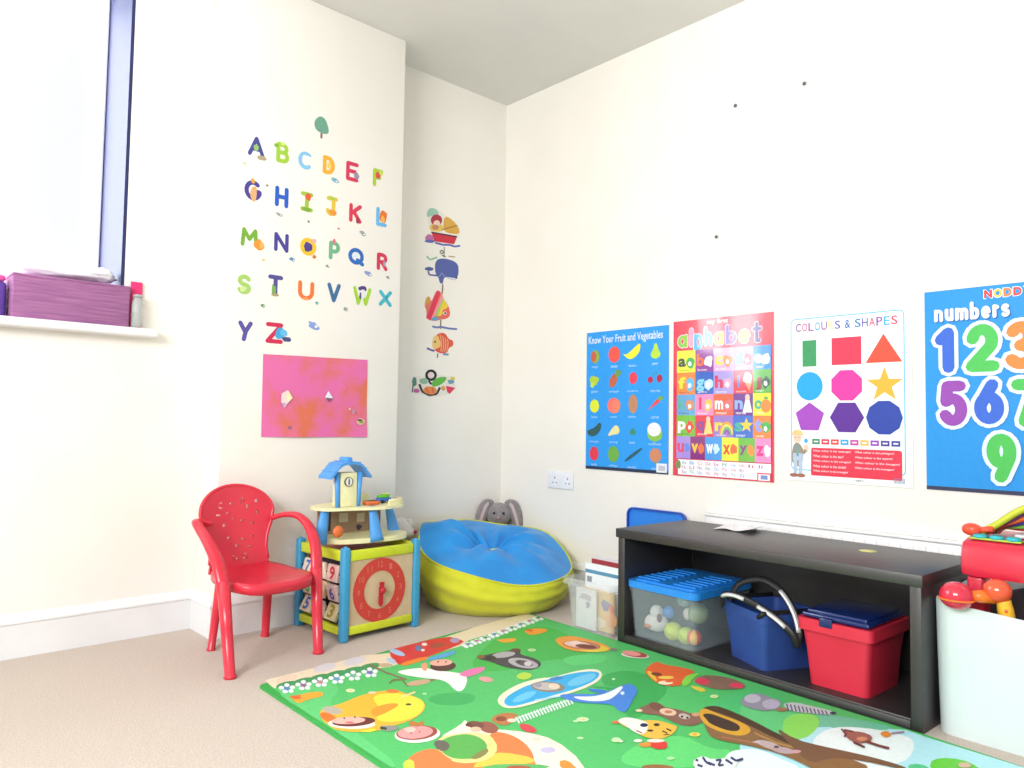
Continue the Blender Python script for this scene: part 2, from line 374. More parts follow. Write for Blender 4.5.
# --- fruit and vegetables
a, W, Hh, done = poster(-.594, -1.058, .585, 1.222, 'print', '#2f9df2', 'fruit_poster', 'blue fruit and vegetable chart poster, farthest left on the right wall')
a.rect(0, 0, W, .014, '#2c3550', lay=.2)
a.text('Know Your Fruit and Vegetables', .012, .572, W-.03, .618, '#dfeaff', bold=.012)
cx = [.052, .167, .272, .395]; ry = [.50, .385, .27, .155, .05]
names = [['mango', 'tomato', 'banana', 'pear'], ['grapes', 'pineapple', 'strawberry', 'cherries'], ['lemon', 'peach', 'potato', 'carrot'],
         ['aubergine', 'parsnip', 'peas', 'cauliflower'], ['apple', 'cabbage', 'cucumber', 'onion']]
for r in range(5):
    for c in range(4):
        wd = .0055*len(names[r][c]); a.text(names[r][c], cx[c]-wd/2-.004, ry[r]-.034, cx[c]+wd/2+.004, ry[r]-.022, '#bfe3ff')
Y = [v+.022 for v in ry]
a.ell(cx[0], Y[0], .027, .031, '#8fae45'); a.ell(cx[0]-.009, Y[0], .017, .025, '#c8634c')
a.ell(cx[1], Y[0]+.004, .034, .037, '#ef5a50')
a.poly(smooth2([(.215, Y[0]+.004), (.232, Y[0]), (.25, Y[0]+.006), (.30, Y[0]+.042), (.312, Y[0]+.046), (.316, Y[0]+.03), (.305, Y[0]), (.275, Y[0]-.02), (.25, Y[0]-.022), (.235, Y[0]-.012)]), '#eef046')
a.poly(smooth2([(.383, Y[0]-.026), (.41, Y[0]-.026), (.426, Y[0]-.006), (.41, Y[0]+.012), (.404, Y[0]+.04), (.39, Y[0]+.04), (.383, Y[0]+.012), (.366, Y[0]-.006)]), '#b9e04a')
a.blob(cx[0]-.004, Y[1]+.004, .026, .024, '#b2d13e', seed=2); a.blob(cx[0]-.016, Y[1]-.016, .012, .014, '#c3dd4a', seed=3)
a.ell(cx[1]-.004, Y[1]+.0, .021, .034, '#c0664a', rot=-.5); a.blob(cx[1]+.022, Y[1]+.032, .018, .014, '#6f9d52', seed=5, amp=.35)
a.ell(cx[2]+.004, Y[1]+.008, .022, .027, '#ee4358'); a.ell(cx[3]-.026, Y[1]-.002, .014, .014, '#b52a4a'); a.ell(cx[3]+.022, Y[1]+.002, .015, .017, '#b52a4a')
a.line([(cx[3]-.02, Y[1]+.012), (cx[3], Y[1]+.03), (cx[3]+.02, Y[1]+.016)], .003, '#5b9a4e')
a.ell(cx[0], Y[2], .028, .031, '#e0ea3a'); a.ell(cx[1], Y[2]+.002, .038, .035, '#f5776f'); a.ell(cx[1]+.012, Y[2], .022, .032, '#f3846a')
a.ell(cx[2]+.004, Y[2]+.008, .025, .042, '#c08a68')
a.poly([(cx[3]-.04, Y[2]-.022), (cx[3]+.012, Y[2]+.03), (cx[3]+.028, Y[2]+.018)], '#ec5045'); a.blob(cx[3]+.03, Y[2]+.032, .014, .01, '#6fae4a', seed=8)
a.poly(smooth2([(.008, Y[3]+.002), (.05, Y[3]+.012), (.082, Y[3]+.042), (.096, Y[3]+.03), (.088, Y[3]), (.06, Y[3]-.024), (.03, Y[3]-.026), (.012, Y[3]-.016)]), '#345c5e')
a.poly(smooth2([(.125, Y[3]-.026), (.165, Y[3]+.022), (.186, Y[3]+.03), (.204, Y[3]+.01), (.196, Y[3]-.012), (.17, Y[3]-.014)]), '#e9e3a4')
a.poly(smooth2([(cx[2]-.02, Y[3]-.012), (cx[2]+.004, Y[3]+.024), (cx[2]+.026, Y[3]-.012)], 1), '#3c8f68')
a.ell(cx[3], Y[3]-.006, .04, .034, '#8cc152'); a.ell(cx[3]-.004, Y[3]+.012, .036, .03, '#e9ebf2')
a.ell(cx[0], Y[4], .027, .032, '#e33c50'); a.ell(cx[1], Y[4]+.002, .032, .037, '#6fb04d')
a.ell(cx[2]+.008, Y[4]+.004, .008, .058, '#325f6e', rot=-1.0); a.ell(cx[3]+.004, Y[4]+.006, .031, .031, '#d08a68'); a.poly([(cx[3]-.006, Y[4]-.02), (cx[3]+.014, Y[4]-.02), (cx[3]+.006, Y[4]-.036)], '#8a9c5a')
a.rect(W-.06, .006, W-.006, .045, '#e6e9f2')
for i in range(9): a.rect(W-.048+i*.0038, .014, W-.0465+i*.0038, .036, '#53597a')
done()

# --- alphabet
a, W, Hh, done = poster(-1.082, -1.536, .584, 1.232, 'gloss', '#dd3350', 'alphabet_poster', 'glossy red alphabet chart poster with coloured letter squares')
cols = ['#8cc63f', '#f59ac0', '#45a9e8', '#58c8ec', '#f2e24a', '#8b6fd0', '#f79a3c', '#5a3a8c']
xs = [.022, .078, .100, .150, .196, .248, .306, .365, .415]
hts = ['x', 'l', 'p', 'l', 'x', 'l', 'x', 'l']
for i, ch in enumerate('alphabet'):
    b0 = .535; top = .592 if ch in 'ae' else .615; bot = b0-.016 if ch == 'p' else b0
    if ch == 'p': top = .592
    x0, x1 = xs[i], xs[i+1]-.006
    if ch == 'l': x0 += .006; x1 -= .0
    a.glyph(ch, x0-.003, bot-.003, x1+.003, top+.003, .0195 if ch != 'l' else .024, '#ffe4ee'); a.glyph(ch, x0, bot, x1, top, .0145 if ch != 'l' else .019, cols[i])
a.text('my first', .165, .618, .262, .642, '#ffffff', bold=.02)
gx = [.02, .11, .196, .285, .37, .445]; rowz = [(.43, .522), (.338, .43), (.252, .338), (.165, .252)]
cell = [['#eef03c', '#8f3f9e', '#f6b0dc', '#ef8fd8', '#2e8fe8'], ['#f28a3a', '#2a62c4', '#a99ae0', '#e23048', '#5bb04a'],
        ['#5aa5dc', '#f48ac4', '#f0603a', '#6a2f94', '#eef03c'], ['#72c142', '#e0304c', '#9a76c8', '#2e6ad0', '#f08440']]
lc = [['#2f4a46', '#f0703a', '#f2d640', '#5ec0f0', '#f4f4fa'], ['#f2dc40', '#7ed0f4', '#d8305a', '#6c7fd8', '#a03040'],
      ['#52b8a0', '#e8305e', '#ffffff', '#8fb0f0', '#2fae8e'], ['#ffffff', '#8a3f9e', '#f2d640', '#3ab0a0', '#8aa0e8']]
abc = 'abcdefghijklmnopqrst'; k = 0
pic = ['#3fae50', '#f4f4fa', '#f58a3a', '#e2405a', '#f4f4fa', '#52b6e8', '#b8e0f4', '#f6a8c0', '#f8f4ea', '#2c5a50',
       '#d88a5a', '#f2c24a', '#f06a7a', '#f0ecf8', '#f08a3a', '#e8403a', '#f2d680', '#f2c64a', '#f6cc3a', '#3fae58']
for r in range(4):
    z0, z1 = rowz[r]
    for c in range(5):
        x0, x1 = gx[c], gx[c+1]; a.rect(x0, z0, x1, z1, cell[r][c], lay=.5); w_ = x1-x0
        ch = abc[k]; hh = .036 if ch in 'acemnorsuvwxz' else .05
        zb = z0+.024 - (.012 if ch in 'gpqj' else 0)
        dx_ = w_*.14 if ch in 'il' else 0; a.text(ch, x0+.006+dx_, zb, x0+.006+w_*.42-dx_, zb+hh, lc[r][c], bold=.04)
        px_, pz = x0+w_*.72, z0+.045
        if ch == 's': a.star(px_-.004, pz+.004, .03, pic[k])
        elif ch == 'r':
            for q, cc in enumerate(('#f2a23a', '#f6e04a', '#6cc05a', '#8a58b8')): a.ring(px_-.003, z0+.012, .034-q*.007, .028-q*.007, cc, 14, 0, PI, sy=1.5, z=.0009)
        elif ch == 'i': a.poly([(px_-.012, pz), (px_+.02, pz), (px_+.008, z0+.01)], '#f2a080', z=.0008); a.blob(px_, pz+.016, .02, .022, pic[k], seed=3, z=.0009)
        elif ch == 'o': a.ell(px_, pz-.008, .022, .026, pic[k]); a.ell(px_, pz+.022, .008, .006, '#4a9e4a')
        elif ch in 'nq': a.poly([(px_-.02, z0+.012), (px_+.02, z0+.012), (px_+.006, pz+.03), (px_-.006, pz+.03)], pic[k]); a.ell(px_, pz+.026, .01, .012, '#f8c8b0')
        else: a.blob(px_, pz-.004, .019, .024, pic[k], seed=k, amp=.3); a.blob(px_-.002, pz-.008, .008, .01, '#ffffff', seed=k+30)
        a.text(['apple', 'boat', 'cat', 'doll', 'eggs', 'fish', 'gifts', 'horse', 'ice cream', 'jungle', 'kite', 'lion', 'mouse', 'nurse', 'orange', 'parrot', 'queen', 'rainbow', 'star', 'turtle'][k], x0+.012, z0+.005, x1-.03, z0+.013, '#ffffff' if c else '#555555')
        k += 1
gx = [.02, .088, .158, .235, .308, .378, .445]
for c, (ch, bc, l_, p_) in enumerate(zip('uvwxyz', ['#a98ee0', '#8a2f80', '#3a98e8', '#e2ea38', '#6cbc44', '#f08cc8'], ['#e23a70', '#f2c83a', '#f4f8ff', '#e0402c', '#8a3f8e', '#e02a8a'], ['#5a8ae8', '#f0703a', '#bfe4fa', '#f06a3a', '#f2903a', '#f4f0fa'])):
    x0, x1 = gx[c], gx[c+1]; a.rect(x0, .073, x1, .165, bc, lay=.5); a.text(ch, x0+.005, .098, x0+.037, .136, l_, bold=.04, z=.0008)
    a.blob(x0+.052, .118, .014, .02, p_, seed=50+c, amp=.3)
a.rect(.028, .006, .445, .069, '#eef2fb', lay=.5)
pairs = ['Aa Bb Cc Dd Ee Ff Gg Hh Ii Jj'.split(), 'Kk Ll Mm Nn Oo Pp Qq Rr'.split(), 'Ss Tt Uu Vv Ww Xx Yy Zz'.split()]
pcx = ['#3f9a78', '#4a8ad8', '#d85a80', '#c84a5a', '#a84a90']
for r, row in enumerate(pairs):
    for c, tx in enumerate(row): a.text(tx, .045+c*.038+.002, .050-r*.019, .045+c*.038+.023, .063-r*.019, pcx[(c+r*2) % 5], z=.0008)
a.rect(.388, .002, .445, .034, '#dd3350', z=.0009); a.rect(.393, .005, .440, .029, '#eef2fb', z=.0011); a.rect(.402, .009, .431, .025, '#6f90c8', z=.0013)
a.blob(.03, .048, .014, .02, '#7a8a50', seed=4)
done()

# --- colours and shapes
a, W, Hh, done = poster(-1.584, -2.026, .599, 1.226, 'print', '#f1fbfc', 'shapes_poster', 'white colours and shapes chart poster with nine coloured shapes')
def border(a, x0, y0, x1, y1, w_, c, r=.015):
    P = []
    for cx_, cy_, s in ((x1-r, y1-r, 0), (x0+r, y1-r, 1), (x0+r, y0+r, 2), (x1-r, y0+r, 3)):
        for i in range(5): t_ = s*PI/2+i*PI/8; P.append((cx_+r*math.cos(t_), cy_+r*math.sin(t_)))
    a.line(P+[P[0]], w_, c)
border(a, .022, .04, .418, .594, .0035, '#58bbe8')
wd = 'COLOURS & SHAPES'; tc = ['#7a3a98', '#d84a8a', '#9a58b0', '#4aa8e0', '#8c3fa0', '#f0d8a0', '#6a5ab8', '', '#4a70c0', '', '#2f78c8', '#6a58b8', '#e0507a', '#9a4ab0', '#42b0e4', '#d0406a']
wdt = {'I': .5, ' ': .45, '&': 1.0}; tot = sum(wdt.get(c, 1) for c in wd); x = .038; u = (.40-.038)/tot
for ch, c in zip(wd, tc):
    ww = wdt.get(ch, 1)*u
    if ch != ' ': a.text(ch, x+.002, .547, x+ww-.002, .577, c, bold=.012)
    x += ww
gxx = [.092, .226, .352]; gz = [.465, .345, .232]
a.rect(gxx[0]-.026, gz[0]-.048, gxx[0]+.026, gz[0]+.048, '#3f9a64'); a.rect(gxx[1]-.052, gz[0]-.047, gxx[1]+.052, gz[0]+.05, '#f23a58')
a.poly([(gxx[2]-.06, gz[0]-.045), (gxx[2]+.06, gz[0]-.045), (gxx[2], gz[0]+.053)], '#f2523c')
a.ell(gxx[0], gz[1], .049, .052, '#1fa6ee', n=32); a.ngon(gxx[1], gz[1], .058, 8, '#f03aa4', rot=PI/8); a.star(gxx[2]+.002, gz[1]-.002, .062, '#f2b43c', inner=.4)
a.ngon(gxx[0], gz[2]-.002, .056, 5, '#a34ac0'); a.ngon(gxx[1], gz[2], .06, 6, '#5c2d98', rot=0); a.ngon(gxx[2], gz[2], .060, 10, '#2c46a8', rot=0)
cc = ['#3f8a64', '#d83a50', '#ea4a4a', '#3aa8ee', '#c84aa8', '#f0bc5a', '#9a4ac0', '#4c3f98', '#3a4aa0']
for i, c in enumerate(cc):
    x0 = .101+i*.0342; a.rect(x0, .135, x0+.028, .154, c); a.rect(x0+.006, .142, x0+.022, .147, '#f4f0fa')
P = [(.098, .022), (.405, .022), (.408, .028), (.408, .117), (.402, .122), (.101, .122), (.097, .117), (.096, .028)]
a.poly(P, '#e23a52')
q1 = ['What colour is the rectangle?', 'What colour is the star?', 'What colour is the octagon?', 'What colour is the circle?', 'What colour is the triangle?']
q2 = ['What colour is the pentagon?', 'What colour is the square?', 'What colour is the decagon?', 'What colour is the hexagon?']
for i, q in enumerate(q1): a.text(q, .104, .106-i*.018, .104+[.135, .11, .135, .118, .125][i], .115-i*.018, '#ffe6ec', bold=.01)
for i, q in enumerate(q2): a.text(q, .253, .106-i*.018, .253+[.13, .125, .148, .13][i], .115-i*.018, '#ffe6ec', bold=.01)
a.text('egfrs', .255, .008, .282, .018, '#4a4a5a')
for i in range(9): a.rect(.382+i*.004, .012, .3837+i*.004, .030, '#7a7fa8')
# plain cartoon builder figure
a.blob(.045, .094, .024, .045, '#9a8f80', seed=3, amp=.1); a.rect(.03, .02, .044, .09, '#b4c8de'); a.rect(.05, .02, .064, .09, '#b4c8de'); a.rect(.028, .074, .066, .10, '#b4c8de')
a.rect(.042, .088, .05, .13, '#6aa3a8'); a.ell(.031, .019, .016, .007, '#a06a5a'); a.ell(.058, .019, .017, .007, '#a06a5a')
a.ell(.045, .158, .016, .021, '#f0cdb8'); a.ell(.045, .168, .021, .018, '#ecc98a', a0=0, a1=PI); a.rect(.022, .166, .07, .170, '#ecc98a')
a.blob(.078, .118, .010, .013, '#f0cdb8', seed=5); a.ell(.078, .146, .007, .008, '#3aa8ee'); a.line([(.058, .12), (.066, .10), (.078, .112)], .012, '#9a8f80')
a.ell(.039, .157, .0015, .0025, '#404050'); a.ell(.051, .157, .0015, .0025, '#404050')
done()

# --- numbers
a, W, Hh, done = poster(-2.066, -2.52, .60, 1.243, 'print', '#1f93e2', 'numbers_poster', 'bright blue numbers chart poster cut by the right edge of the photo')
a.rect(0, 0, W, .012, '#333a58', lay=.2)
for i, (ch, c) in enumerate(zip('NODDY', ['#e23a3a', '#f2c83a', '#f0803a', '#e0453a', '#5fc24a'])):
    x0 = .172+i*.026; a.text(ch, x0-.002, .602, x0+.024, .632, '#f6f2fa', bold=.07); a.text(ch, x0, .604, x0+.022, .630, c, bold=.05)
xn = .028
for ch, wn in zip('numbers', (.030, .029, .040, .030, .029, .022, .026)):
    top = .598 if ch == 'b' else .583
    for dx, dy, cn_ in ((.003, -.004, '#1766b4'), (0, 0, '#f8fbff')): a.glyph(ch, xn+dx, .541+dy, xn+wn-.002+dx, top+dy, .0105, cn_)
    xn += wn+.0015
def digit(ch, x0, y0, x1, y1, c):
    a.glyph(ch, x0-.012, y0-.012, x1+.012, y1+.012, .058, '#d9ecff'); a.glyph(ch, x0, y0, x1, y1, .035, c)
digit('1', .030, .375, .105, .522, '#3566d2'); digit('2', .118, .375, .212, .525, '#4cbf58'); digit('3', .225, .378, .315, .525, '#f0873e'); digit('4', .330, .375, .425, .525, '#8c4cc0')
digit('5', .038, .205, .124, .350, '#9448b0'); digit('6', .140, .212, .222, .352, '#3566d2'); digit('7', .240, .205, .325, .350, '#4cbf58'); digit('8', .340, .195, .425, .340, '#9448b0')
digit('9', .172, .035, .252, .185, '#4cbf58')
done()

# ================================================================ WALL STICKERS
def sticker_frame(c): return lambda u, v, h: Vector((c.x+u, c.y-h, c.z+v))
def bbox_pier(l, tp, r_, b):                      # size and centre on the pier face measured in the photo
    cx_, cy_ = (l+r_)/2, (tp+b)/2; c = on_plane(cx_, cy_, 1, PD-.0002)
    wd_ = on_plane(r_, cy_, 1, PD).x-on_plane(l, cy_, 1, PD).x; hh = on_plane(cx_, tp, 1, PD).z-on_plane(cx_, b, 1, PD).z
    return c, wd_, hh
c2 = lambda X, Y_: (230+X/5.488, 100+Y_/5.488)
c3 = lambda X, Y_: (230+X/5.906, 220+Y_/5.906)
L = [('A', c2, 100, 200, 190, 312, '#4b4f9a', 'dark blue'), ('B', c2, 255, 235, 325, 348, '#a6d048', 'lime green'), ('C', c2, 375, 282, 450, 382, '#8cc8f0', 'pale blue'),
     ('D', c2, 510, 308, 575, 410, '#f2b23c', 'yellow orange'), ('E', c2, 638, 340, 705, 447, '#d63660', 'crimson'), ('F', c2, 785, 378, 838, 478, '#a8c840', 'green'),
     ('G', c2, 80, 440, 172, 552, '#4f479c', 'violet blue'), ('H', c2, 248, 475, 320, 590, '#2c62cc', 'bright blue'), ('I', c2, 388, 505, 455, 612, '#a3c648', 'light green'),
     ('J', c2, 525, 530, 590, 638, '#e6c440', 'yellow'), ('K', c2, 655, 570, 722, 675, '#d83c58', 'red'), ('L', c2, 803, 590, 860, 695, '#6ab4ea', 'sky blue'),
     ('M', c3, 65, 48, 165, 160, '#7bb040', 'leaf green'), ('N', c3, 262, 75, 345, 190, '#4b459e', 'dark violet'), ('O', c3, 415, 105, 508, 212, '#f0c430', 'golden yellow'),
     ('P', c3, 585, 125, 648, 238, '#74b48c', 'grey green'), ('Q', c3, 700, 165, 792, 268, '#2f6cc0', 'blue'), ('R', c3, 868, 195, 930, 300, '#cc3456', 'dark red'),
     ('S', c3, 42, 320, 125, 440, '#a8d070', 'pale green'), ('T', c3, 225, 325, 312, 445, '#565298', 'slate purple'), ('U', c3, 403, 360, 495, 475, '#f0783c', 'orange'),
     ('V', c3, 575, 372, 652, 488, '#40709e', 'steel blue'), ('W', c3, 728, 395, 832, 505, '#a4cf3a', 'yellow green'), ('X', c3, 880, 415, 955, 512, '#45b4c8', 'turquoise'),
     ('Y', c3, 48, 595, 132, 718, '#5c58a4', 'muted purple'), ('Z', c3, 212, 605, 312, 730, '#d03058', 'deep pink red')]
extras = {'A': [(.35, -.5, .3, .12, '#b8a888'), (0, -.05, .16, .16, '#9cc86a')], 'B': [(-.5, .3, .18, .1, '#86b83c'), (0, .45, .15, .1, '#d8ea80')], 'C': [(.1, .2, .3, .08, '#ffffff')], 'D': [(0, 0, .16, .2, '#f6d46a')],
          'E': [(.35, -.15, .2, .18, '#9a8fa8')], 'F': [(0, .15, .25, .2, '#e0504a'), (.3, .3, .2, .15, '#c8dc50')], 'G': [(-.02, .45, .12, .14, '#e8a83c'), (.05, -.15, .2, .36, '#f0b07a')],
          'I': [(.1, .25, .25, .2, '#e8603c'), (0, -.4, .3, .12, '#7fae3c')], 'J': [(.1, -.3, .3, .16, '#e8973a'), (0, .42, .3, .1, '#b4cc48')], 'K': [(.2, -.35, .16, .16, '#a83050')],
          'L': [(.15, .05, .35, .35, '#e0702c'), (.1, -.1, .18, .2, '#f2b050')], 'M': [(.55, -.3, .3, .3, '#f0983a'), (.7, -.3, .14, .18, '#f6b860')], 'O': [(0, 0, .3, .28, '#54408c'), (.35, .4, .15, .1, '#e8b4c0'), (.4, -.5, .12, .1, '#d87030')],
          'P': [(-.05, .5, .14, .12, '#e87080')], 'Q': [(-.05, .05, .12, .16, '#dfeefa')], 'R': [(.2, -.1, .12, .16, '#a8a0b0')], 'S': [(-.1, -.25, .2, .16, '#d4e8a0')], 'T': [(-.12, -.25, .14, .3, '#7cae58'), (0, -.48, .25, .08, '#b0a070')],
          'W': [(.02, .4, .26, .16, '#4a3a7a'), (.02, .1, .2, .26, '#e6e8ee'), (-.1, 0, .06, .2, '#505870')], 'X': [(.1, .05, .1, .14, '#2f98b4')], 'Z': [(.35, 0, .3, .28, '#48a8e0'), (.75, -.25, .28, .12, '#4a5088'), (.55, .05, .2, .15, '#6cc0ec')], 'N': [], 'H': [], 'U': [(0, -.42, .2, .06, '#f8a468')], 'V': [], 'Y': []}
where = {'A': 'top row', 'B': 'top row', 'C': 'top row', 'D': 'top row', 'E': 'top row', 'F': 'top row', 'G': 'second row', 'H': 'second row', 'I': 'second row', 'J': 'second row', 'K': 'second row', 'L': 'second row',
         'M': 'third row', 'N': 'third row', 'O': 'third row', 'P': 'third row', 'Q': 'third row', 'R': 'third row', 'S': 'fourth row', 'T': 'fourth row', 'U': 'fourth row', 'V': 'fourth row', 'W': 'fourth row', 'X': 'fourth row', 'Y': 'bottom row', 'Z': 'bottom row'}
for ch, cf, x0, y0, x1, y1, col, cn in L:
    l_, t_ = cf(x0, y0); r_, b_ = cf(x1, y1)
    c, wd_, hh = bbox_pier(l_, t_, r_, b_); wd_ *= .97; hh *= .93
    m = MB(); fr = sticker_frame(Vector((0, 0, 0)))
    wd_ *= 1.06; hh *= 1.06; sw = min(.0165, hh*.24) if ch not in 'MWNA' else .0145
    for i_, P in enumerate(strokes(ch, -wd_/2, -hh/2, wd_/2, hh/2, sw)): m.prism([P], fr, .0008+i_*.000006, pc(col, 'sticker'))
    a = Art(m, fr, 'sticker', base=.0011)
    for j, (ex, ez, rx, rz, ec) in enumerate(extras[ch]): a.blob(ex*wd_, ez*hh, rx*wd_, rz*hh, ec, seed=ord(ch)+j, amp=.22)
    o = m.build('letter_sticker'); o.location = c
    tag(o, '%s letter %s wall sticker in the %s of the alphabet' % (cn, ch, where[ch]), 'wall sticker', 'alphabet letter stickers on the wall')
# little tree at the top
c, wd_, hh = bbox_pier(*c2(458, 88), *c2(545, 212)); m = MB(); fr = sticker_frame(Vector((0, 0, 0)))
m.prism([smooth2([(-.45*wd_, 0), (-.42*wd_, .25*hh), (-.1*wd_, .5*hh), (.25*wd_, .42*hh), (.48*wd_, 0), (.45*wd_, -.2*hh), (.1*wd_, -.27*hh), (-.3*wd_, -.2*hh)], 1)], fr, .001, pc('#6fa590', 'sticker'))
m.prism([[(-.05*wd_, -.26*hh), (.08*wd_, -.26*hh), (.07*wd_, -.5*hh), (-.05*wd_, -.48*hh)]], fr, .001, pc('#8a7060', 'sticker'))
o = m.build('tree_sticker'); o.location = c; tag(o, 'small green tree wall sticker above the alphabet letters', 'wall sticker')
# tiny creatures between the letters
tiny = [(c2, 575, 440, '#7ab4c8', 40, 'blue grey speck under the letter D'), (c2, 205, 470, '#8a8f80', 18, 'grey speck right of the letter G'), (c2, 270, 628, '#a0a4a8', 28, 'grey speck under the letter H'),
        (c2, 432, 668, '#7a6a68', 18, 'brown speck under the letter I'), (c2, 597, 705, '#c07a70', 16, 'reddish speck below the letter J'), (c2, 728, 733, '#98a0a0', 34, 'grey speck under the letter K'),
        (c2, 80, 347, '#d0d49a', 18, 'pale green speck under the letter A'), (c3, 200, 237, '#d8cc70', 22, 'yellow speck under the letter M'), (c3, 367, 232, '#5c8fc0', 34, 'blue speck under the letter N'),
        (c3, 576, 273, '#7a9080', 24, 'green grey speck left of the letter Q'), (c3, 818, 318, '#8a98d0', 46, 'lilac speck left of the letter R'), (c3, 932, 340, '#6f8078', 22, 'dark speck under the letter R'),
        (c3, 193, 505, '#6a9a6c', 28, 'green speck under the letter T'), (c3, 513, 492, '#60b0a0', 26, 'teal speck under the letter U'), (c3, 684, 528, '#90a0a0', 32, 'grey speck under the letter V'),
        (c3, 492, 622, '#88a0e0', 60, 'long lilac blue speck right of the letter Z')]
for j, (cf, X, Y_, col, sz, lb) in enumerate(tiny):
    k_ = 5.488 if cf is c2 else 5.906; px, py = cf(X, Y_); c = on_plane(px, py, 1, PD-.0002); s_ = sz/k_*.0046/2; rnd = random.Random(j)
    m = MB(); fr = sticker_frame(Vector((0, 0, 0))); P = []
    for i in range(10): t_ = 2*PI*i/10; q = s_*(1+rnd.uniform(-.35, .3)); P.append((q*math.cos(t_), .62*q*math.sin(t_)-.25*q*math.cos(t_)))
    m.prism([smooth2(P, 1)], fr, .0008, pc(col, 'sticker')); a = Art(m, fr, 'sticker', base=.0009); a.ell(s_*.5, -s_*.2, s_*.3, s_*.25, '#f2f0ea', n=8)
    o = m.build('critter_sticker'); o.location = c
    tag(o, 'tiny ' + lb.replace('speck', 'creature sticker'), 'wall sticker', 'tiny creature stickers between the letters')
# sea mobile stickers on the alcove wall (y = 0)
KY = -.0002
def wall_art(name, label, box, cf, build):
    """box: crop-space reference; shapes are given in crop coordinates and measured on the wall"""
    px, py = cf(*box); c = on_plane(px, py, 1, KY); m = MB()
    def fr(X, Y_, h):
        p = on_plane(*cf(X, Y_), 1, KY)-c; return Vector((p.x, -h, p.z))
    build(m, fr); o = m.build(name); o.location = c; return tag(o, label, 'wall sticker', 'sea creature stickers in the alcove')
q2_ = lambda X, Y_: (400+X/7.686, 200+Y_/7.686); q3_ = lambda X, Y_: (400+X/6.143, 280+Y_/6.143)
class CropArt(Art):                              # crop coordinates run downwards
    pass
def boat(m, fr):
    a = Art(m, fr, 'sticker', base=.0004)
    m.prism([smooth2([(200, 110), (235, 60), (300, 80), (345, 120), (450, 180), (465, 260), (440, 300), (425, 340), (290, 350), (200, 310), (195, 270), (240, 250), (225, 200)], 1)], fr, .0004, pc('#e9e6dd', 'sticker'))
    a.poly(smooth2([(200, 110), (225, 60), (270, 65), (300, 95), (290, 125), (240, 120), (215, 135)]), '#9cc8b4')
    a.poly(smooth2([(345, 120), (400, 150), (450, 210), (462, 268), (340, 250), (330, 190)]), '#dba84a'); a.poly(smooth2([(232, 180), (330, 185), (335, 245), (225, 240)]), '#e2c468')
    a.ell(280, 155, 44, 44, '#b03a4c'); a.ell(282, 180, 26, 24, '#f2d0c0'); a.ell(272, 210, 26, 20, '#c88a5c')
    a.line([(320, 230), (440, 195)], 7, '#8a6a40'); a.poly([(240, 245), (438, 285), (415, 340), (262, 318)], '#d03448'); a.line([(240, 248), (438, 283)], 12, '#5c3040')
    a.blob(225, 290, 32, 26, '#c070a8', seed=2); a.blob(232, 318, 40, 14, '#5f6ab8', seed=4)
    a.line([(270, 328), (330, 345), (380, 345), (420, 358), (462, 352)], 14, '#5f6ab8')
def whale(m, fr):
    a = Art(m, fr, 'sticker', base=.0004)
    body = smooth2([(270, 460), (340, 445), (445, 480), (452, 560), (435, 605), (360, 590), (335, 600), (330, 645), (305, 640), (295, 590), (268, 560)], 2)
    m.prism([body], fr, .0006, pc('#5564a8', 'sticker')); a.h = .0007
    a.ring(320, 400, 16, 8, '#585c58', 12); a.line([(340, 362), (338, 440)], 6, '#707068'); a.line([(320, 425), (350, 436)], 8, '#585c58')
    a.line([(205, 432), (230, 460), (285, 440)], 12, '#8ac0a8'); a.line([(372, 432), (422, 438)], 8, '#b8947c')
    a.line([(215, 545), (225, 575), (290, 582)], 12, '#5060a0'); a.blob(222, 530, 32, 16, '#5060a0', seed=6); a.ell(432, 598, 9, 8, '#3a4070')
    a.line([(300, 590), (320, 560), (345, 590)], 8, '#8890c8'); a.line([(330, 645), (328, 700)], 6, '#706a60'); a.line([(360, 600), (430, 615)], 5, '#a8b0d8')
def fish1(m, fr):
    a = Art(m, fr, 'sticker', base=.0008)
    m.prism([smooth2([(148, 155), (165, 100), (185, 105), (190, 140), (225, 60), (248, 70), (262, 110), (300, 160), (310, 215), (290, 238), (240, 245), (215, 255), (160, 240), (165, 190)], 1)], fr, .0006, pc('#e07868', 'sticker'))
    a.poly([(150, 155), (168, 102), (186, 110), (182, 140)], '#d8a04a')
    a.poly([(160, 235), (225, 65), (250, 75), (190, 245)], '#e23a5a'); a.poly([(192, 235), (258, 80), (266, 110), (212, 240)], '#f09aa0'); a.poly([(212, 225), (266, 108), (272, 125), (232, 215)], '#a8cc68')
    a.poly([(230, 222), (270, 120), (295, 160), (250, 220)], '#f0d048'); a.blob(282, 205, 24, 32, '#ec6a5c', seed=3); a.ell(276, 204, 11, 11, '#f6e0d8'); a.ell(277, 204, 6, 7, '#38324a'); a.blob(215, 238, 22, 14, '#5aa8cc', seed=9)
    a.line([(250, 245), (248, 300)], 8, '#8a6a58'); a.line([(198, 285), (225, 292), (250, 288), (300, 298), (350, 302)], 12, '#6878b0'); a.line([(262, 25), (258, 85)], 8, '#8a7468')
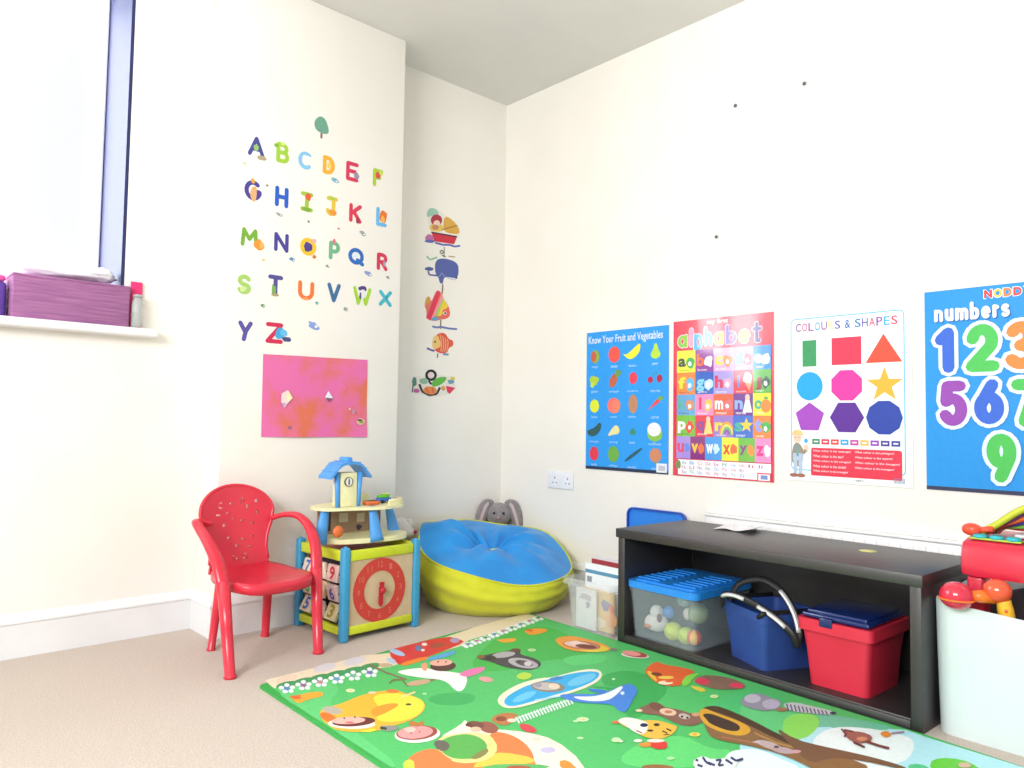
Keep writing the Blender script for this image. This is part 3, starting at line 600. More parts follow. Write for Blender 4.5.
def fish2(m, fr):
    a = Art(m, fr, 'sticker', base=.0008)
    m.prism([smooth2([(198, 385), (225, 330), (275, 322), (300, 365), (325, 370), (328, 405), (300, 415), (290, 450), (235, 450), (205, 420)], 1)], fr, .0006, pc('#e05c48', 'sticker'))
    a.blob(222, 385, 25, 45, '#ecc478', seed=2)
    for i in range(4): a.line([(245+i*15, 335+i*9), (256+i*13, 390), (250+i*12, 440)], 5, '#f0b488')
    a.ell(215, 380, 6, 7, '#5a5040'); a.line([(165, 418), (190, 430), (212, 436)], 12, '#6a60a8'); a.line([(262, 455), (298, 458)], 12, '#6f9cc0'); a.line([(232, 452), (228, 478)], 8, '#a07058')
def bird(m, fr):
    a = Art(m, fr, 'sticker', base=.0008)
    m.prism([smooth2([(75, 640), (90, 585), (150, 600), (190, 545), (225, 580), (290, 590), (335, 600), (340, 660), (300, 705), (200, 718), (120, 700), (75, 690)], 1)], fr, .0006, pc('#e9e6dd', 'sticker'))
    a.ring(190, 585, 36, 20, '#2c2a30', 16); a.ell(188, 585, 15, 15, '#f0d8e0'); a.line([(175, 618), (190, 640), (215, 625)], 12, '#2c2a30')
    a.line([(118, 640), (135, 685), (180, 708), (225, 700), (245, 660)], 14, '#34343a'); a.blob(188, 680, 42, 28, '#e88a50', seed=4); a.line([(160, 665), (175, 695)], 5, '#b85a3c'); a.line([(195, 660), (205, 695)], 5, '#b85a3c')
    a.poly(smooth2([(190, 635), (220, 600), (288, 592), (280, 620), (240, 650), (200, 658)]), '#64b84c'); a.poly([(280, 650), (340, 662), (305, 700), (290, 690)], '#dc4060')
    a.blob(312, 625, 22, 14, '#6fa0b8', seed=3); a.blob(322, 605, 14, 12, '#d8cc60', seed=6); a.blob(88, 625, 14, 30, '#5a8878', seed=8); a.blob(100, 680, 20, 12, '#c868a0', seed=5); a.blob(145, 620, 26, 20, '#8fb8a0', seed=1); a.blob(265, 665, 16, 16, '#e0a060', seed=7)
    a.line([(75, 690), (80, 640)], 8, '#4c7068')
wall_art('boat_sticker', 'red toy boat with yellow sail wall sticker, topmost of the hanging column', (330, 210), q2_, boat)
wall_art('whale_sticker', 'blue whale wall sticker below the red boat sticker', (350, 540), q2_, whale)
wall_art('fish_sticker', 'pink and yellow striped fish wall sticker below the whale', (230, 170), q3_, fish1)
wall_art('fish_sticker', 'small orange striped fish wall sticker, lower of the two fish', (250, 390), q3_, fish2)
wall_art('bird_sticker', 'black ringed bird wall sticker with green wing, lowest in the alcove', (200, 640), q3_, bird)
# child's painting on the pier
M_paint = mat('pink_painted_paper', '#e272ac', .7, '#dc7458', 6.5, spec=.2, lo=.45, hi=.64, detail=5)
TL, TR, BL, BR = (on_plane(*p, 1, PD) for p in ((263, 354), (367, 360), (261, 437), (366, 437)))
m = MB(); nx_, nz_ = 20, 14; vs = []
ctr = (TL+TR+BL+BR)/4
for j in range(nz_+1):
    for i in range(nx_+1):
        u, v = i/nx_, j/nz_; p = (BL*(1-u)+BR*u)*(1-v)+(TL*(1-u)+TR*u)*v
        wv = .002+.0035*(math.sin(u*5.2)*math.cos(v*3+.5))**2+.005*(1-v)**3*abs(math.sin(u*4)); vs.append(p-ctr+Vector((0, -wv, 0)))
n0 = len(vs); back = [v+Vector((0, .0006, 0)) for v in vs]; F = []
for j in range(nz_):
    for i in range(nx_): q = j*(nx_+1)+i; F += [(q, q+1, q+nx_+2, q+nx_+1), (n0+q+nx_+1, n0+q+nx_+2, n0+q+1, n0+q)]
m._new(vs+back, F, M_paint, True)
a = Art(m, lambda u, v, h: Vector((u, -.008-h, v)), 'print')
s0 = .51
def P_(X, Y_): p = on_plane(250+X/6.985, 340+Y_/6.985, 1, PD)-ctr; return (p.x, p.z)
a.poly([P_(255, 350), P_(292, 405), P_(258, 440), P_(232, 475), P_(210, 432), P_(214, 375)], '#f2dcd8'); a.poly([P_(262, 352), P_(290, 405), P_(258, 432), P_(246, 390)], '#f8eebc'); a.poly([P_(214, 440), P_(244, 440), P_(232, 476)], '#c8a0dc')
a.poly([P_(540, 356), P_(572, 405), P_(545, 432), P_(516, 402)], '#e4ecf4'); a.poly([P_(518, 402), P_(570, 408), P_(545, 434)], '#7a5a68')
x_, z_ = P_(765, 570); a.ell(x_, z_, .020, .0135, '#dcc8a0'); a.ell(x_-.004, z_+.006, .014, .004, '#6a3a34'); a.ell(x_+.004, z_-.002, .012, .005, '#8c9a50')
x_, z_ = P_(272, 612); a.ell(x_, z_, .008, .007, '#9a6a90'); x_, z_ = P_(690, 482); a.ell(x_, z_, .004, .004, '#f4e0c0'); x_, z_ = P_(715, 500); a.blob(x_, z_, .01, .012, '#c888a0', seed=2)
o = m.build('painting'); o.location = ctr; tag(o, "child's pink and orange painting on paper stuck below the alphabet stickers", 'painting')

# ================================================================ PLAY MAT
MZ = .008
M_mat = pc('#4fc262', 'foam')
mo = Vector((-1.08, -1.7, 0))
m = MB(); outline = [(-1.652, -.782), (-1.66, -.79), (-1.70, -2.75), (-.560, -2.75), (-.547, -2.45), (-.523, -2.22), (-.501, -1.7), (-.480, -1.18), (-.455, -.695), (-.463, -.686)]
m.prism([outline], lambda u, v, h: Vector((u, v, h)), MZ, pc('#3aa850', 'foam'))
inner = [(-1.640, -.798), (-1.688, -2.74), (-.564, -2.74), (-.551, -2.45), (-.528, -2.22), (-.506, -1.7), (-.485, -1.18), (-.462, -.70)]
a = Art(m, lambda u, v, h: Vector((u, v, MZ+h)), 'foam', step=.0002, base=.0002)
def cropf(ox, oy, k_):
    def f(P):
        out = []
        for X, Y_ in P:
            p = on_plane(ox+X/k_, oy+Y_/k_, 2, MZ); x = min(max(p.x, -1.648+(p.y+.79)*.0204), -.462+(.70+p.y)*.0435-(.004 if p.y > -2.2 else .012)); out.append((x, p.y))
        return out
    return f
C1, C2_, C3_, C4, C5, C7, C8 = cropf(255, 605, 4.71), cropf(450, 605, 4.71), cropf(600, 640, 5.12), cropf(740, 660, 3.606), cropf(360, 600, 5.12), cropf(340, 700, 4.655), cropf(620, 700, 5.689)
def E_(cx_, cy_, rx, ry, n=22, rot=0, a0=0, a1=2*PI):
    return [(cx_+rx*math.cos(a0+(a1-a0)*i/n)*math.cos(rot)-ry*math.sin(a0+(a1-a0)*i/n)*math.sin(rot), cy_+rx*math.cos(a0+(a1-a0)*i/n)*math.sin(rot)+ry*math.sin(a0+(a1-a0)*i/n)*math.cos(rot)) for i in range(n)]
def D(cf, P, col, sm=0):
    P = smooth2(P, sm) if sm else P; a.poly(cf(P), col)
def LN(cf, P, w_, col):
    for p, q in zip(P, P[1:]):
        dx, dy = q[0]-p[0], q[1]-p[1]; l_ = math.hypot(dx, dy) or 1; nx, ny = -dy/l_*w_/2, dx/l_*w_/2
        a.poly(cf([(p[0]-nx, p[1]-ny), (q[0]-nx, q[1]-ny), (q[0]+nx, q[1]+ny), (p[0]+nx, p[1]+ny)]), col)
a.poly(inner, '#55c26c')
# lighter meadow patches
D(C1, [(60, 400), (250, 330), (420, 380), (330, 470), (500, 620), (700, 768), (560, 768), (300, 600)], '#62cc7a', 2)
D(C1, [(800, 440), (900, 410), (1050, 420), (1020, 470), (860, 475)], '#43b060', 2)
D(C2_, [(60, 300), (250, 120), (500, 90), (700, 250), (420, 260), (250, 320)], '#46b850', 2)
D(C2_, [(700, 330), (860, 300), (1050, 380), (960, 480), (850, 560), (740, 400)], '#40ae58', 2)
D(C2_, [(520, 250), (640, 230), (760, 240), (700, 280), (560, 285)], '#5ccf72', 2)
D(C3_, [(120, 560), (400, 470), (560, 560), (700, 560), (560, 655), (100, 655)], '#66d878', 2)
D(C3_, [(560, 380), (680, 360), (900, 430), (1024, 470), (1024, 330), (760, 250), (560, 320)], '#52c476', 2)
D(C1, [(900, 640), (990, 590), (1060, 700), (960, 768), (880, 768)], '#46b85c', 1)
# sky and clouds at the far right
D(C4, [(0, 250), (60, 205), (150, 185), (280, 205), (480, 245), (600, 252), (680, 275), (1060, 395), (1060, 460), (60, 460), (0, 330)], '#b4e8f2')
D(C4, [(20, 190), (150, 170), (290, 190), (520, 232), (560, 250), (420, 262), (290, 235), (150, 270), (40, 220)], '#6cc4a4', 1)
D(C4, [(0, 160), (60, 140), (290, 195), (290, 235), (230, 290), (150, 280), (60, 225), (0, 205)], '#68cc80', 1)
D(C4, [(160, 200), (250, 190), (292, 215), (270, 262), (215, 290), (150, 270)], '#8cdc62', 2)
D(C4, [(250, 300), (310, 245), (420, 240), (560, 262), (640, 290), (600, 380), (420, 370), (300, 340)], '#e9f7f8', 2)
D(C8, [(600, 300), (700, 278), (800, 282), (900, 330), (1024, 380), (1060, 440), (560, 440)], '#e6f6f8', 2)
D(C4, [(370, 365), (420, 358), (520, 375), (560, 400), (480, 420), (380, 400)], '#e9f7f8', 1)
D(C4, [(680, 370), (720, 352), (800, 358), (860, 385), (880, 420), (700, 420)], '#66ce3c', 1); D(C4, [(600, 378), (650, 374), (690, 392), (620, 410)], '#58c88c', 1)
# beige path with pale tiles along the far edge
D(C1, [(45, 355), (520, 236), (640, 262), (640, 292), (560, 300), (90, 392)], '#ecdcc0')
D(C5, [(0, 285), (150, 272), (440, 190), (600, 135), (850, 68), (905, 85), (780, 140), (560, 205), (520, 235), (140, 345), (0, 358)], '#ecdcc0')
for X, Y_ in ((150, 350), (330, 295), (470, 265)): D(C1, E_(X, Y_, 55, 18, rot=-.25), '#d8d4da' if X > 200 else '#e8d0b8')
# hedge and white flowers
for i in range(6):
    X = 150+i*78; Y_ = 398-i*17; D(C1, E_(X, Y_-22, 52, 15, 14, -.2), '#3f9a5c')
for i in range(6):
    X = 150+i*78; Y_ = 398-i*15
    for dx, dy in ((-26, -8), (0, -20), (26, -10), (-8, 10), (20, 8)): D(C1, E_(X+dx, Y_+dy, 13, 9, 8), '#eef0fa')
    D(C1, E_(X, Y_-4, 14, 8, 8), ['#5a86c8', '#a85aa0', '#c87a9a', '#6f9ad0', '#7ab8a0', '#7a6ac0'][i])
for i in range(9):
    X = 545+i*45; Y_ = 228-i*17
    for dx, dy in ((-14, 4), (8, -4), (0, 12), (24, 6)): D(C5, E_(X+dx, Y_+dy, 12, 8, 8), '#eef4f6')
    D(C5, E_(X+8, Y_-2, 11, 6, 8), ['#6a8ac8', '#c87aa8', '#5a9a7a'][i % 3])
# orange leaves / little birds
D(C1, [(160, 430), (215, 425), (240, 415), (318, 408), (322, 432), (250, 445), (205, 468), (180, 450)], '#f0a83c', 1); D(C1, [(160, 430), (215, 425), (215, 445), (180, 445)], '#e06a34')
D(C5, [(690, 205), (740, 200), (800, 195), (800, 212), (740, 222)], '#f0a83c', 1); D(C5, [(835, 155), (900, 145), (960, 150), (955, 165), (870, 185)], '#f09c38', 1); D(C5, [(835, 155), (885, 150), (880, 165)], '#e0602c')
# red aeroplane bus
D(C5, [(150, 262), (190, 245), (440, 185), (520, 205), (535, 218), (440, 258), (280, 318), (210, 340), (160, 300)], '#d83c38', 1)
D(C5, [(205, 325), (330, 290), (360, 300), (280, 325), (215, 342)], '#f08a30', 1); D(C5, [(350, 232), (420, 215), (445, 235), (370, 252)], '#a8503c', 1)
D(C5, E_(190, 270, 42, 13, rot=.35), '#a8c4e8'); D(C5, E_(160, 312, 26, 12, rot=.4), '#b8cce8'); D(C5, E_(300, 248, 18, 15), '#6a7ca8'); D(C5, E_(485, 208, 24, 13), '#b49ac8'); D(C5, E_(330, 228, 14, 8), '#f4e8dc'); D(C5, E_(322, 258, 10, 6), '#f4e8dc')
D(C5, [(330, 305), (480, 258), (498, 268), (440, 295), (350, 312)], '#5aa8e0', 1)
# child in a white dress
D(C5, [(180, 365), (330, 345), (380, 362), (520, 375), (555, 400), (530, 468), (490, 470), (440, 412), (330, 402), (220, 385)], '#f4f4f0', 2)
D(C5, E_(425, 340, 66, 26, rot=-.05), '#5a3634'); D(C5, E_(415, 322, 58, 17, rot=-.05), '#f0b4a4'); D(C5, E_(400, 318, 5, 4, 8), '#40302c'); D(C5, E_(440, 318, 5, 4, 8), '#40302c')
D(C5, [(505, 378), (570, 352), (645, 342), (630, 368), (560, 395), (520, 392)], '#ec78b4', 1); D(C5, E_(645, 408, 36, 13, rot=.15), '#eca0a0'); D(C5, [(310, 330), (345, 318), (345, 365), (320, 362)], '#e8a080', 1)
LN(C5, [(50, 332), (130, 372), (240, 410)], 8, '#8a6a5c'); LN(C5, [(150, 430), (165, 412), (215, 408), (240, 440), (330, 415), (385, 410)], 9, '#7a7a48'); D(C5, E_(300, 425, 62, 14, rot=-.15), '#c8a888'); D(C5, E_(130, 335, 36, 10), '#c8b490')
# grey badger
D(C5, [(595, 295), (650, 280), (760, 262), (800, 250), (825, 262), (815, 280), (900, 300), (935, 330), (900, 355), (850, 362), (740, 345), (660, 315), (610, 305)], '#4a4448', 2)
D(C5, E_(735, 282, 60, 15, rot=-.12), '#b0acb0'); D(C5, E_(835, 325, 78, 24, rot=.18), '#b4b0b4'); D(C5, E_(840, 325, 46, 14, rot=.2), '#5c5458'); D(C5, E_(860, 328, 20, 12), '#d0ccd0'); D(C5, E_(670, 298, 26, 12), '#34302e'); D(C5, E_(618, 292, 20, 9), '#8c5c3c'); D(C5, E_(798, 258, 26, 9), '#6a4638'); D(C5, E_(815, 318, 6, 4, 8), '#1c1818')
D(C2_, [(310, 335), (340, 318), (375, 322), (390, 335), (360, 355), (320, 350)], '#b8dc48', 1); D(C5, E_(880, 258, 22, 8), '#b4dc9a')
# big yellow duck carrying children
D(C1, [(310, 490), (400, 470), (520, 418), (650, 400), (720, 420), (800, 455), (800, 500), (740, 545), (640, 575), (560, 600), (400, 600), (330, 560), (305, 525)], '#f6b83c', 2)
D(C1, [(540, 430), (650, 412), (780, 440), (802, 475), (770, 525), (660, 558), (560, 545), (600, 500)], '#f4e048', 2); D(C1, [(540, 490), (640, 462), (690, 470), (600, 520), (555, 530)], '#f09c34', 2)
D(C1, E_(723, 470, 14, 5, 10), '#4a4030'); D(C1, [(610, 408), (650, 396), (690, 410), (640, 420)], '#f07c34', 1); LN(C1, [(690, 435), (755, 412)], 8, '#f6d8a0')
D(C1, E_(365, 498, 48, 18, rot=.15), '#b8b0a0'); D(C1, E_(345, 532, 42, 20, rot=.4), '#e87830')
D(C1, E_(455, 562, 112, 24, rot=.02), '#f2eedf'); D(C1, E_(465, 552, 102, 22, rot=-.06), '#6a3230'); D(C1, E_(440, 546, 80, 17, rot=-.04), '#f2b8ac'); D(C1, E_(420, 536, 5, 4, 8), '#402420'); D(C1, E_(470, 530, 5, 4, 8), '#402420'); D(C1, E_(445, 556, 22, 5, 10), '#e07078')
D(C1, [(585, 572), (650, 568), (690, 580), (640, 600), (595, 592)], '#8a948c', 1); LN(C1, [(590, 580), (620, 585)], 12, '#3c3c3c'); D(C1, [(480, 600), (575, 580), (560, 602)], '#f2dc40', 1)
# pink bear in an oval
D(C1, E_(765, 612, 108, 40, rot=-.06), '#f4f0e6'); D(C1, E_(762, 604, 98, 34, rot=-.08), '#9a4a3c'); D(C1, E_(755, 602, 84, 30, rot=-.08), '#f0a0a0'); D(C1, E_(730, 590, 28, 12, 12), '#f6c8bc'); D(C1, [(720, 565), (735, 545), (770, 560), (790, 545), (800, 568), (760, 578)], '#c07a40', 1)
D(C1, E_(735, 606, 4, 3, 8), '#502820'); D(C1, E_(775, 600, 4, 3, 8), '#502820')
D(C1, E_(450, 405, 22, 9, 12), '#dff0c0'); D(C1, E_(552, 415, 20, 6, 12), '#e8d0b0'); D(C1, E_(450, 405, 8, 4, 8), '#f0d060'); D(C1, E_(800, 420, 12, 4, 8), '#bfe8b0')
# rainbow house
D(C7, [(455, 180), (560, 120), (585, 90), (600, 130), (740, 140), (860, 150), (1000, 185), (1130, 290), (1160, 400), (850, 400), (600, 330), (480, 300)], '#f4ecd8', 1)
D(C7, [(440, 200), (490, 165), (640, 150), (700, 180), (735, 250), (690, 300), (560, 290), (480, 280)], '#f2dc98', 1)
D(C7, [(300, 270), (440, 215), (520, 290), (640, 300), (700, 230), (690, 155), (760, 150), (850, 190), (900, 250), (905, 300), (1000, 400), (300, 400)], '#f4844a', 2)
D(C7, [(700, 255), (760, 245), (900, 270), (905, 300), (700, 310), (600, 320)], '#f6cc50', 1); D(C7, [(655, 150), (700, 165), (740, 225), (700, 280), (600, 300), (520, 290), (520, 275), (640, 285), (700, 225), (690, 180)], '#f4e090', 1)
D(C7, [(450, 205), (510, 170), (600, 158), (670, 185), (692, 230), (640, 275), (540, 280), (480, 255)], '#5cb254', 2); D(C7, [(600, 275), (650, 240), (690, 225), (690, 250), (640, 280)], '#8a8a50', 1)
D(C7, [(430, 200), (470, 185), (515, 208), (500, 240), (460, 240)], '#6a645c', 1); D(C7, [(290, 290), (340, 275), (350, 330), (300, 340)], '#c8dc50', 1)
D(C7, [(640, 317), (760, 298), (990, 305), (940, 330), (700, 340)], '#5cb868', 1); D(C7, [(770, 312), (840, 306), (900, 318), (860, 340), (780, 340)], '#b45a3c', 1)
D(C7, E_(690, 130, 48, 26, rot=.25), '#9c5c4c'); D(C7, E_(630, 118, 42, 17, rot=.1), '#7a4a40'); D(C7, E_(632, 140, 26, 13), '#e8c4a8'); D(C7, E_(600, 118, 16, 9), '#6a3c34')
D(C7, [(700, 85), (760, 60), (830, 66), (820, 95), (770, 125), (715, 108)], '#c07a48', 2); D(C7, E_(750, 90, 26, 12), '#8c4c38'); D(C7, [(830, 115), (870, 112), (920, 140), (905, 158), (850, 145)], '#d84450', 1); D(C7, E_(800, 98, 22, 9), '#f0dcc8')
D(C7, E_(968, 236, 36, 14), '#c8c0e4'); D(C7, E_(915, 185, 20, 9), '#ecd8c4'); D(C7, [(1010, 290), (1060, 280), (1110, 330), (1060, 360)], '#f0943c', 1)
# ladder
for i in range(19): X = 318+i*14; Y_ = 545-i*5; LN(C2_, [(X-7, Y_-14), (X+9, Y_+14)], 8, '#e4f4ee')
LN(C2_, [(305, 540), (570, 448)], 5, '#d8ece4')
# blue aeroplane
D(C2_, [(218, 460), (240, 420), (330, 370), (430, 345), (480, 345), (600, 310), (690, 302), (722, 325), (700, 365), (600, 410), (480, 440), (340, 485), (260, 492)], '#f2ecd0', 2)
D(C2_, [(250, 462), (270, 430), (350, 385), (450, 355), (600, 318), (690, 314), (708, 330), (680, 362), (590, 400), (480, 430), (330, 475), (275, 482)], '#34b0ea', 2)
D(C2_, E_(620, 355, 70, 20, rot=-.33), '#6cc8f0'); D(C2_, E_(350, 435, 60, 16, rot=-.4), '#6cc8f0')
D(C2_, E_(462, 388, 80, 25, rot=.06), '#8c8478'); D(C2_, E_(455, 386, 64, 18, rot=.06), '#c4bcb8'); D(C2_, E_(490, 385, 26, 14), '#ecd8c0'); D(C2_, E_(415, 380, 18, 12), '#a49cb0'); D(C2_, [(460, 350), (520, 335), (540, 350), (480, 362)], '#3c88d0', 1)
D(C2_, [(500, 425), (600, 420), (700, 425), (770, 400), (830, 372), (870, 380), (885, 410), (860, 450), (830, 510), (790, 500), (770, 470), (650, 465), (560, 455)], '#4a88e0', 2)
D(C2_, [(560, 432), (680, 436), (760, 410), (800, 385), (820, 388), (780, 430), (740, 455), (640, 456)], '#eef4f8', 2); D(C2_, [(640, 395), (690, 398), (740, 405), (742, 420), (680, 415)], '#3c80d8', 1); D(C2_, E_(812, 418, 10, 8, 10), '#dff0ff')
LN(C2_, [(400, 452), (470, 440), (520, 432)], 8, '#a8d8ec'); D(C2_, [(655, 385), (760, 380), (800, 395), (700, 392)], '#48b866', 1)
D(C2_, E_(625, 542, 30, 11, 12), '#cdeec0'); D(C2_, E_(625, 542, 11, 5, 8), '#f0d878'); D(C2_, E_(593, 550, 14, 6, 8), '#bfe8b0'); D(C2_, E_(783, 638, 22, 11, 12), '#d4f0c0'); D(C2_, E_(783, 638, 8, 5, 8), '#f0c858'); D(C2_, E_(614, 630, 16, 6, 8), '#c4ecb0'); D(C2_, E_(770, 352, 8, 5, 8), '#c8f0c8')
# child on yellow bird, pink face
D(C2_, [(490, 160), (560, 145), (640, 160), (720, 185), (760, 205), (740, 222), (640, 225), (560, 215), (510, 190)], '#f0a03c', 2); D(C2_, [(600, 200), (700, 190), (755, 208), (720, 225), (620, 222)], '#ecd03c', 1)
D(C2_, E_(620, 192, 90, 20, rot=.1), '#c07a58'); D(C2_, E_(600, 188, 62, 14, rot=.1), '#f2c8b8'); D(C2_, E_(640, 198, 50, 10, rot=.1), '#7a3a30'); D(C2_, E_(590, 180, 26, 9), '#f6dcd0')
D(C2_, E_(872, 240, 66, 13, rot=.1), '#e8e4d8'); D(C2_, E_(870, 234, 60, 14, rot=.15), '#b04a44'); D(C2_, E_(855, 230, 44, 11, rot=.15), '#f09c98'); D(C2_, E_(770, 212, 18, 7), '#8a8478')
# orange fox, leaf, mole
D(C3_, [(250, 135), (290, 110), (330, 130), (420, 142), (500, 165), (440, 185), (415, 240), (340, 238), (290, 225), (250, 190), (225, 165)], '#e8642c', 2)
D(C3_, [(235, 160), (270, 165), (300, 225), (255, 190)], '#ecc43c', 1); D(C3_, E_(290, 178, 28, 9, rot=.1), '#7a3c24'); D(C3_, E_(338, 195, 40, 8), '#f4d454'); D(C3_, E_(335, 222, 38, 10), '#f6ecc8'); D(C3_, E_(352, 216, 20, 4), '#e8642c')
D(C3_, [(420, 210), (450, 180), (520, 170), (480, 195), (455, 235), (420, 240)], '#88dc4c', 1); D(C3_, [(450, 235), (520, 245), (550, 265), (510, 270)], '#e0d048', 1)
D(C3_, [(480, 205), (530, 182), (600, 185), (700, 205), (752, 240), (720, 255), (600, 258), (510, 235)], '#8a6c5a', 2); D(C3_, E_(522, 214, 38, 17, rot=.1), '#e0405a'); D(C3_, E_(700, 236, 38, 14, rot=.1), '#e0485c')
D(C3_, E_(585, 292, 22, 9, 10), '#c8ecb0'); D(C3_, E_(585, 292, 8, 4, 8), '#f0c858')
# brown bear and orange cat
D(C3_, [(185, 362), (240, 335), (290, 318), (320, 345), (400, 358), (460, 378), (545, 400), (520, 430), (460, 445), (400, 435), (330, 400), (290, 385), (240, 385)], '#8c6656', 2)
D(C3_, E_(290, 345, 42, 20, rot=.3), '#7c5244'); D(C3_, E_(348, 372, 44, 18, rot=.15), '#e8c8a8'); D(C3_, E_(350, 372, 20, 8), '#c88468'); D(C3_, E_(432, 395, 30, 14, rot=.2), '#c8bcb4'); D(C3_, E_(420, 396, 7, 6, 8), '#3c2c28'); D(C3_, E_(448, 402, 7, 6, 8), '#3c2c28'); D(C3_, E_(490, 385, 20, 10), '#d8a080'); D(C3_, E_(200, 365, 18, 7), '#eadcb0')
D(C3_, [(100, 415), (130, 395), (200, 418), (290, 412), (380, 440), (400, 450), (370, 490), (300, 515), (220, 500), (160, 460), (110, 440)], '#f0c04c', 2)
D(C3_, [(80, 420), (130, 395), (230, 418), (250, 440), (230, 490), (180, 480), (130, 440)], '#f4f2ea', 2); D(C3_, E_(225, 440, 20, 10), '#20244c'); D(C3_, E_(290, 438, 16, 8), '#3c3420'); D(C3_, E_(258, 468, 16, 6), '#4a3430'); LN(C3_, [(185, 468), (215, 480)], 6, '#903428'); LN(C3_, [(320, 470), (345, 482)], 7, '#34281c'); LN(C3_, [(340, 458), (365, 470)], 7, '#34281c'); LN(C3_, [(325, 490), (355, 488)], 5, '#34281c'); D(C3_, E_(80, 425, 18, 8), '#e87850')
D(C3_, [(250, 520), (340, 518), (345, 560), (290, 565), (250, 545)], '#e04438', 1); D(C3_, [(190, 535), (260, 525), (260, 552), (215, 552)], '#f0943c', 1); D(C3_, E_(285, 520, 45, 9), '#f0ecdc'); D(C3_, E_(195, 520, 22, 8), '#f4f0e4')
D(C3_, E_(82, 518, 24, 10, 10), '#c8ecb0'); D(C3_, E_(485, 488, 30, 11, 10), '#e8e060'); D(C3_, E_(485, 488, 14, 6, 8), '#f0a850'); D(C3_, E_(362, 610, 20, 8, 10), '#b8ecac'); D(C3_, [(210, 650), (270, 640), (370, 648), (380, 670), (220, 670)], '#9c6a44', 1)
# hollow tree trunk
D(C3_, [(505, 365), (560, 340), (620, 345), (780, 415), (920, 490), (1024, 530), (1100, 560), (1250, 600), (1400, 660), (1300, 700), (1150, 700), (1024, 630), (900, 580), (760, 545), (600, 515), (555, 490), (520, 400)], '#8c6a44', 1)
D(C3_, [(520, 355), (565, 340), (620, 345), (780, 415), (920, 490), (1024, 530), (1024, 560), (900, 510), (780, 450), (640, 385)], '#54402e', 1)
D(C3_, [(508, 370), (530, 350), (600, 380), (740, 430), (778, 465), (750, 492), (690, 495), (600, 470), (540, 440), (510, 400)], '#dca838', 2)
D(C3_, [(520, 385), (560, 378), (620, 400), (700, 430), (722, 455), (700, 474), (640, 465), (560, 432), (545, 410)], '#4a3a32', 2)
LN(C3_, [(790, 480), (900, 530), (1010, 560)], 9, '#b08a50'); LN(C3_, [(620, 500), (760, 525), (860, 550)], 8, '#a87850')
D(C4, [(120, 240), (200, 290), (300, 315), (420, 340), (520, 365), (600, 390), (600, 400), (420, 362), (330, 355), (260, 380), (200, 330)], '#7a5c44', 1)
D(C8, E_(850, 262, 74, 20, rot=.3), '#c0aeb0'); D(C8, E_(930, 292, 66, 18, rot=.15), '#b8a4a8'); D(C8, E_(890, 272, 16, 8, 10), '#6a504c'); D(C8, E_(1000, 298, 30, 10), '#d0a0a8'); D(C8, [(750, 245), (790, 232), (800, 255)], '#cabcc0')
# grey elephant, zebra
D(C4, [(0, 150), (30, 125), (70, 122), (110, 138), (150, 150), (145, 175), (100, 188), (50, 180), (10, 168)], '#9894a4', 2); D(C4, E_(45, 142, 30, 16), '#c4c0d0'); D(C4, E_(112, 162, 32, 18), '#b8b4c8'); D(C4, E_(150, 182, 20, 7), '#a87860')
D(C4, [(150, 160), (200, 155), (260, 170), (345, 190), (330, 202), (250, 195), (180, 188)], '#c8ccd4', 1)
for i in range(11): LN(C4, [(168+i*14, 160+i*2.6), (175+i*14, 186+i*1.4)], 5, '#50546c')
D(C4, E_(335, 194, 12, 5, 8), '#34385a')
# reindeer and little fox
D(C4, [(365, 252), (390, 260), (440, 262), (480, 278), (470, 300), (420, 305), (385, 285)], '#9c6458', 1); LN(C4, [(365, 252), (385, 270), (375, 280)], 6, '#6a3c44'); LN(C4, [(375, 255), (410, 262)], 6, '#6a3c44'); LN(C4, [(440, 292), (500, 312), (538, 322)], 9, '#7a4a44'); LN(C4, [(410, 300), (450, 318)], 8, '#6a3c3c'); D(C4, E_(440, 288, 20, 8), '#d09070')
D(C4, [(505, 265), (530, 258), (548, 272), (530, 284), (510, 276)], '#e08c3c', 1); LN(C4, [(545, 268), (592, 262)], 6, '#a888a0')
# black and white creature
D(C8, [(410, 355), (450, 330), (480, 325), (520, 345), (640, 330), (680, 345), (640, 420), (440, 420)], '#e8f0f0', 1)
for P in ([(430, 345), (445, 352)], [(470, 330), (490, 360), (520, 375)], [(500, 362), (540, 378)], [(545, 350), (575, 345), (560, 380), (590, 375)], [(600, 345), (640, 370)], [(630, 332), (660, 352), (700, 340)], [(440, 375), (470, 385)]): LN(C8, P, 13, '#343c6c')
D(C4, [(785, 374), (830, 374), (835, 392), (790, 392)], '#d8b8a0', 1)
D(C8, E_(5, 240, 14, 8, 8), '#d0f0c8')
o = m.build('play_mat'); tag(o, 'large green padded play mat printed with cartoon animals and aeroplanes', 'play mat')

# ================================================================ RED CHILD'S CHAIR
t = empty('childs_chair', (-1.522, -.466, 0), .07, "red plastic child's armchair with star and letter cutouts in its back", 'chair')
CI = (Matrix.Translation((-1.522, -.466, 0)) @ Matrix.Rotation(.07, 4, 'Z')).inverted()
LW = lambda *p: CI @ Vector(p)
for b_, t_, rr in (((-1.69, -.647), (-1.691, -.572, .28), 1), ((-1.365, -.595), (-1.360, -.556, .28), 1), ((-1.627, -.332), (-1.612, -.362, .265), .78), ((-1.414, -.29), (-1.432, -.345, .265), .85)):
    b3 = Vector((b_[0], b_[1], 0)); t3 = Vector(t_); m = MB()
    m.tube([LW(*b3), LW(*(b3+Vector((0, 0, .006)))), LW(*b3.lerp(t3, .03)), LW(*b3.lerp(t3, .5)), LW(*t3)], [.021*rr, .021*rr, .0175*rr, .0195*rr, .0225*rr], M_red, 14, flat=.92); m.build('leg', t)
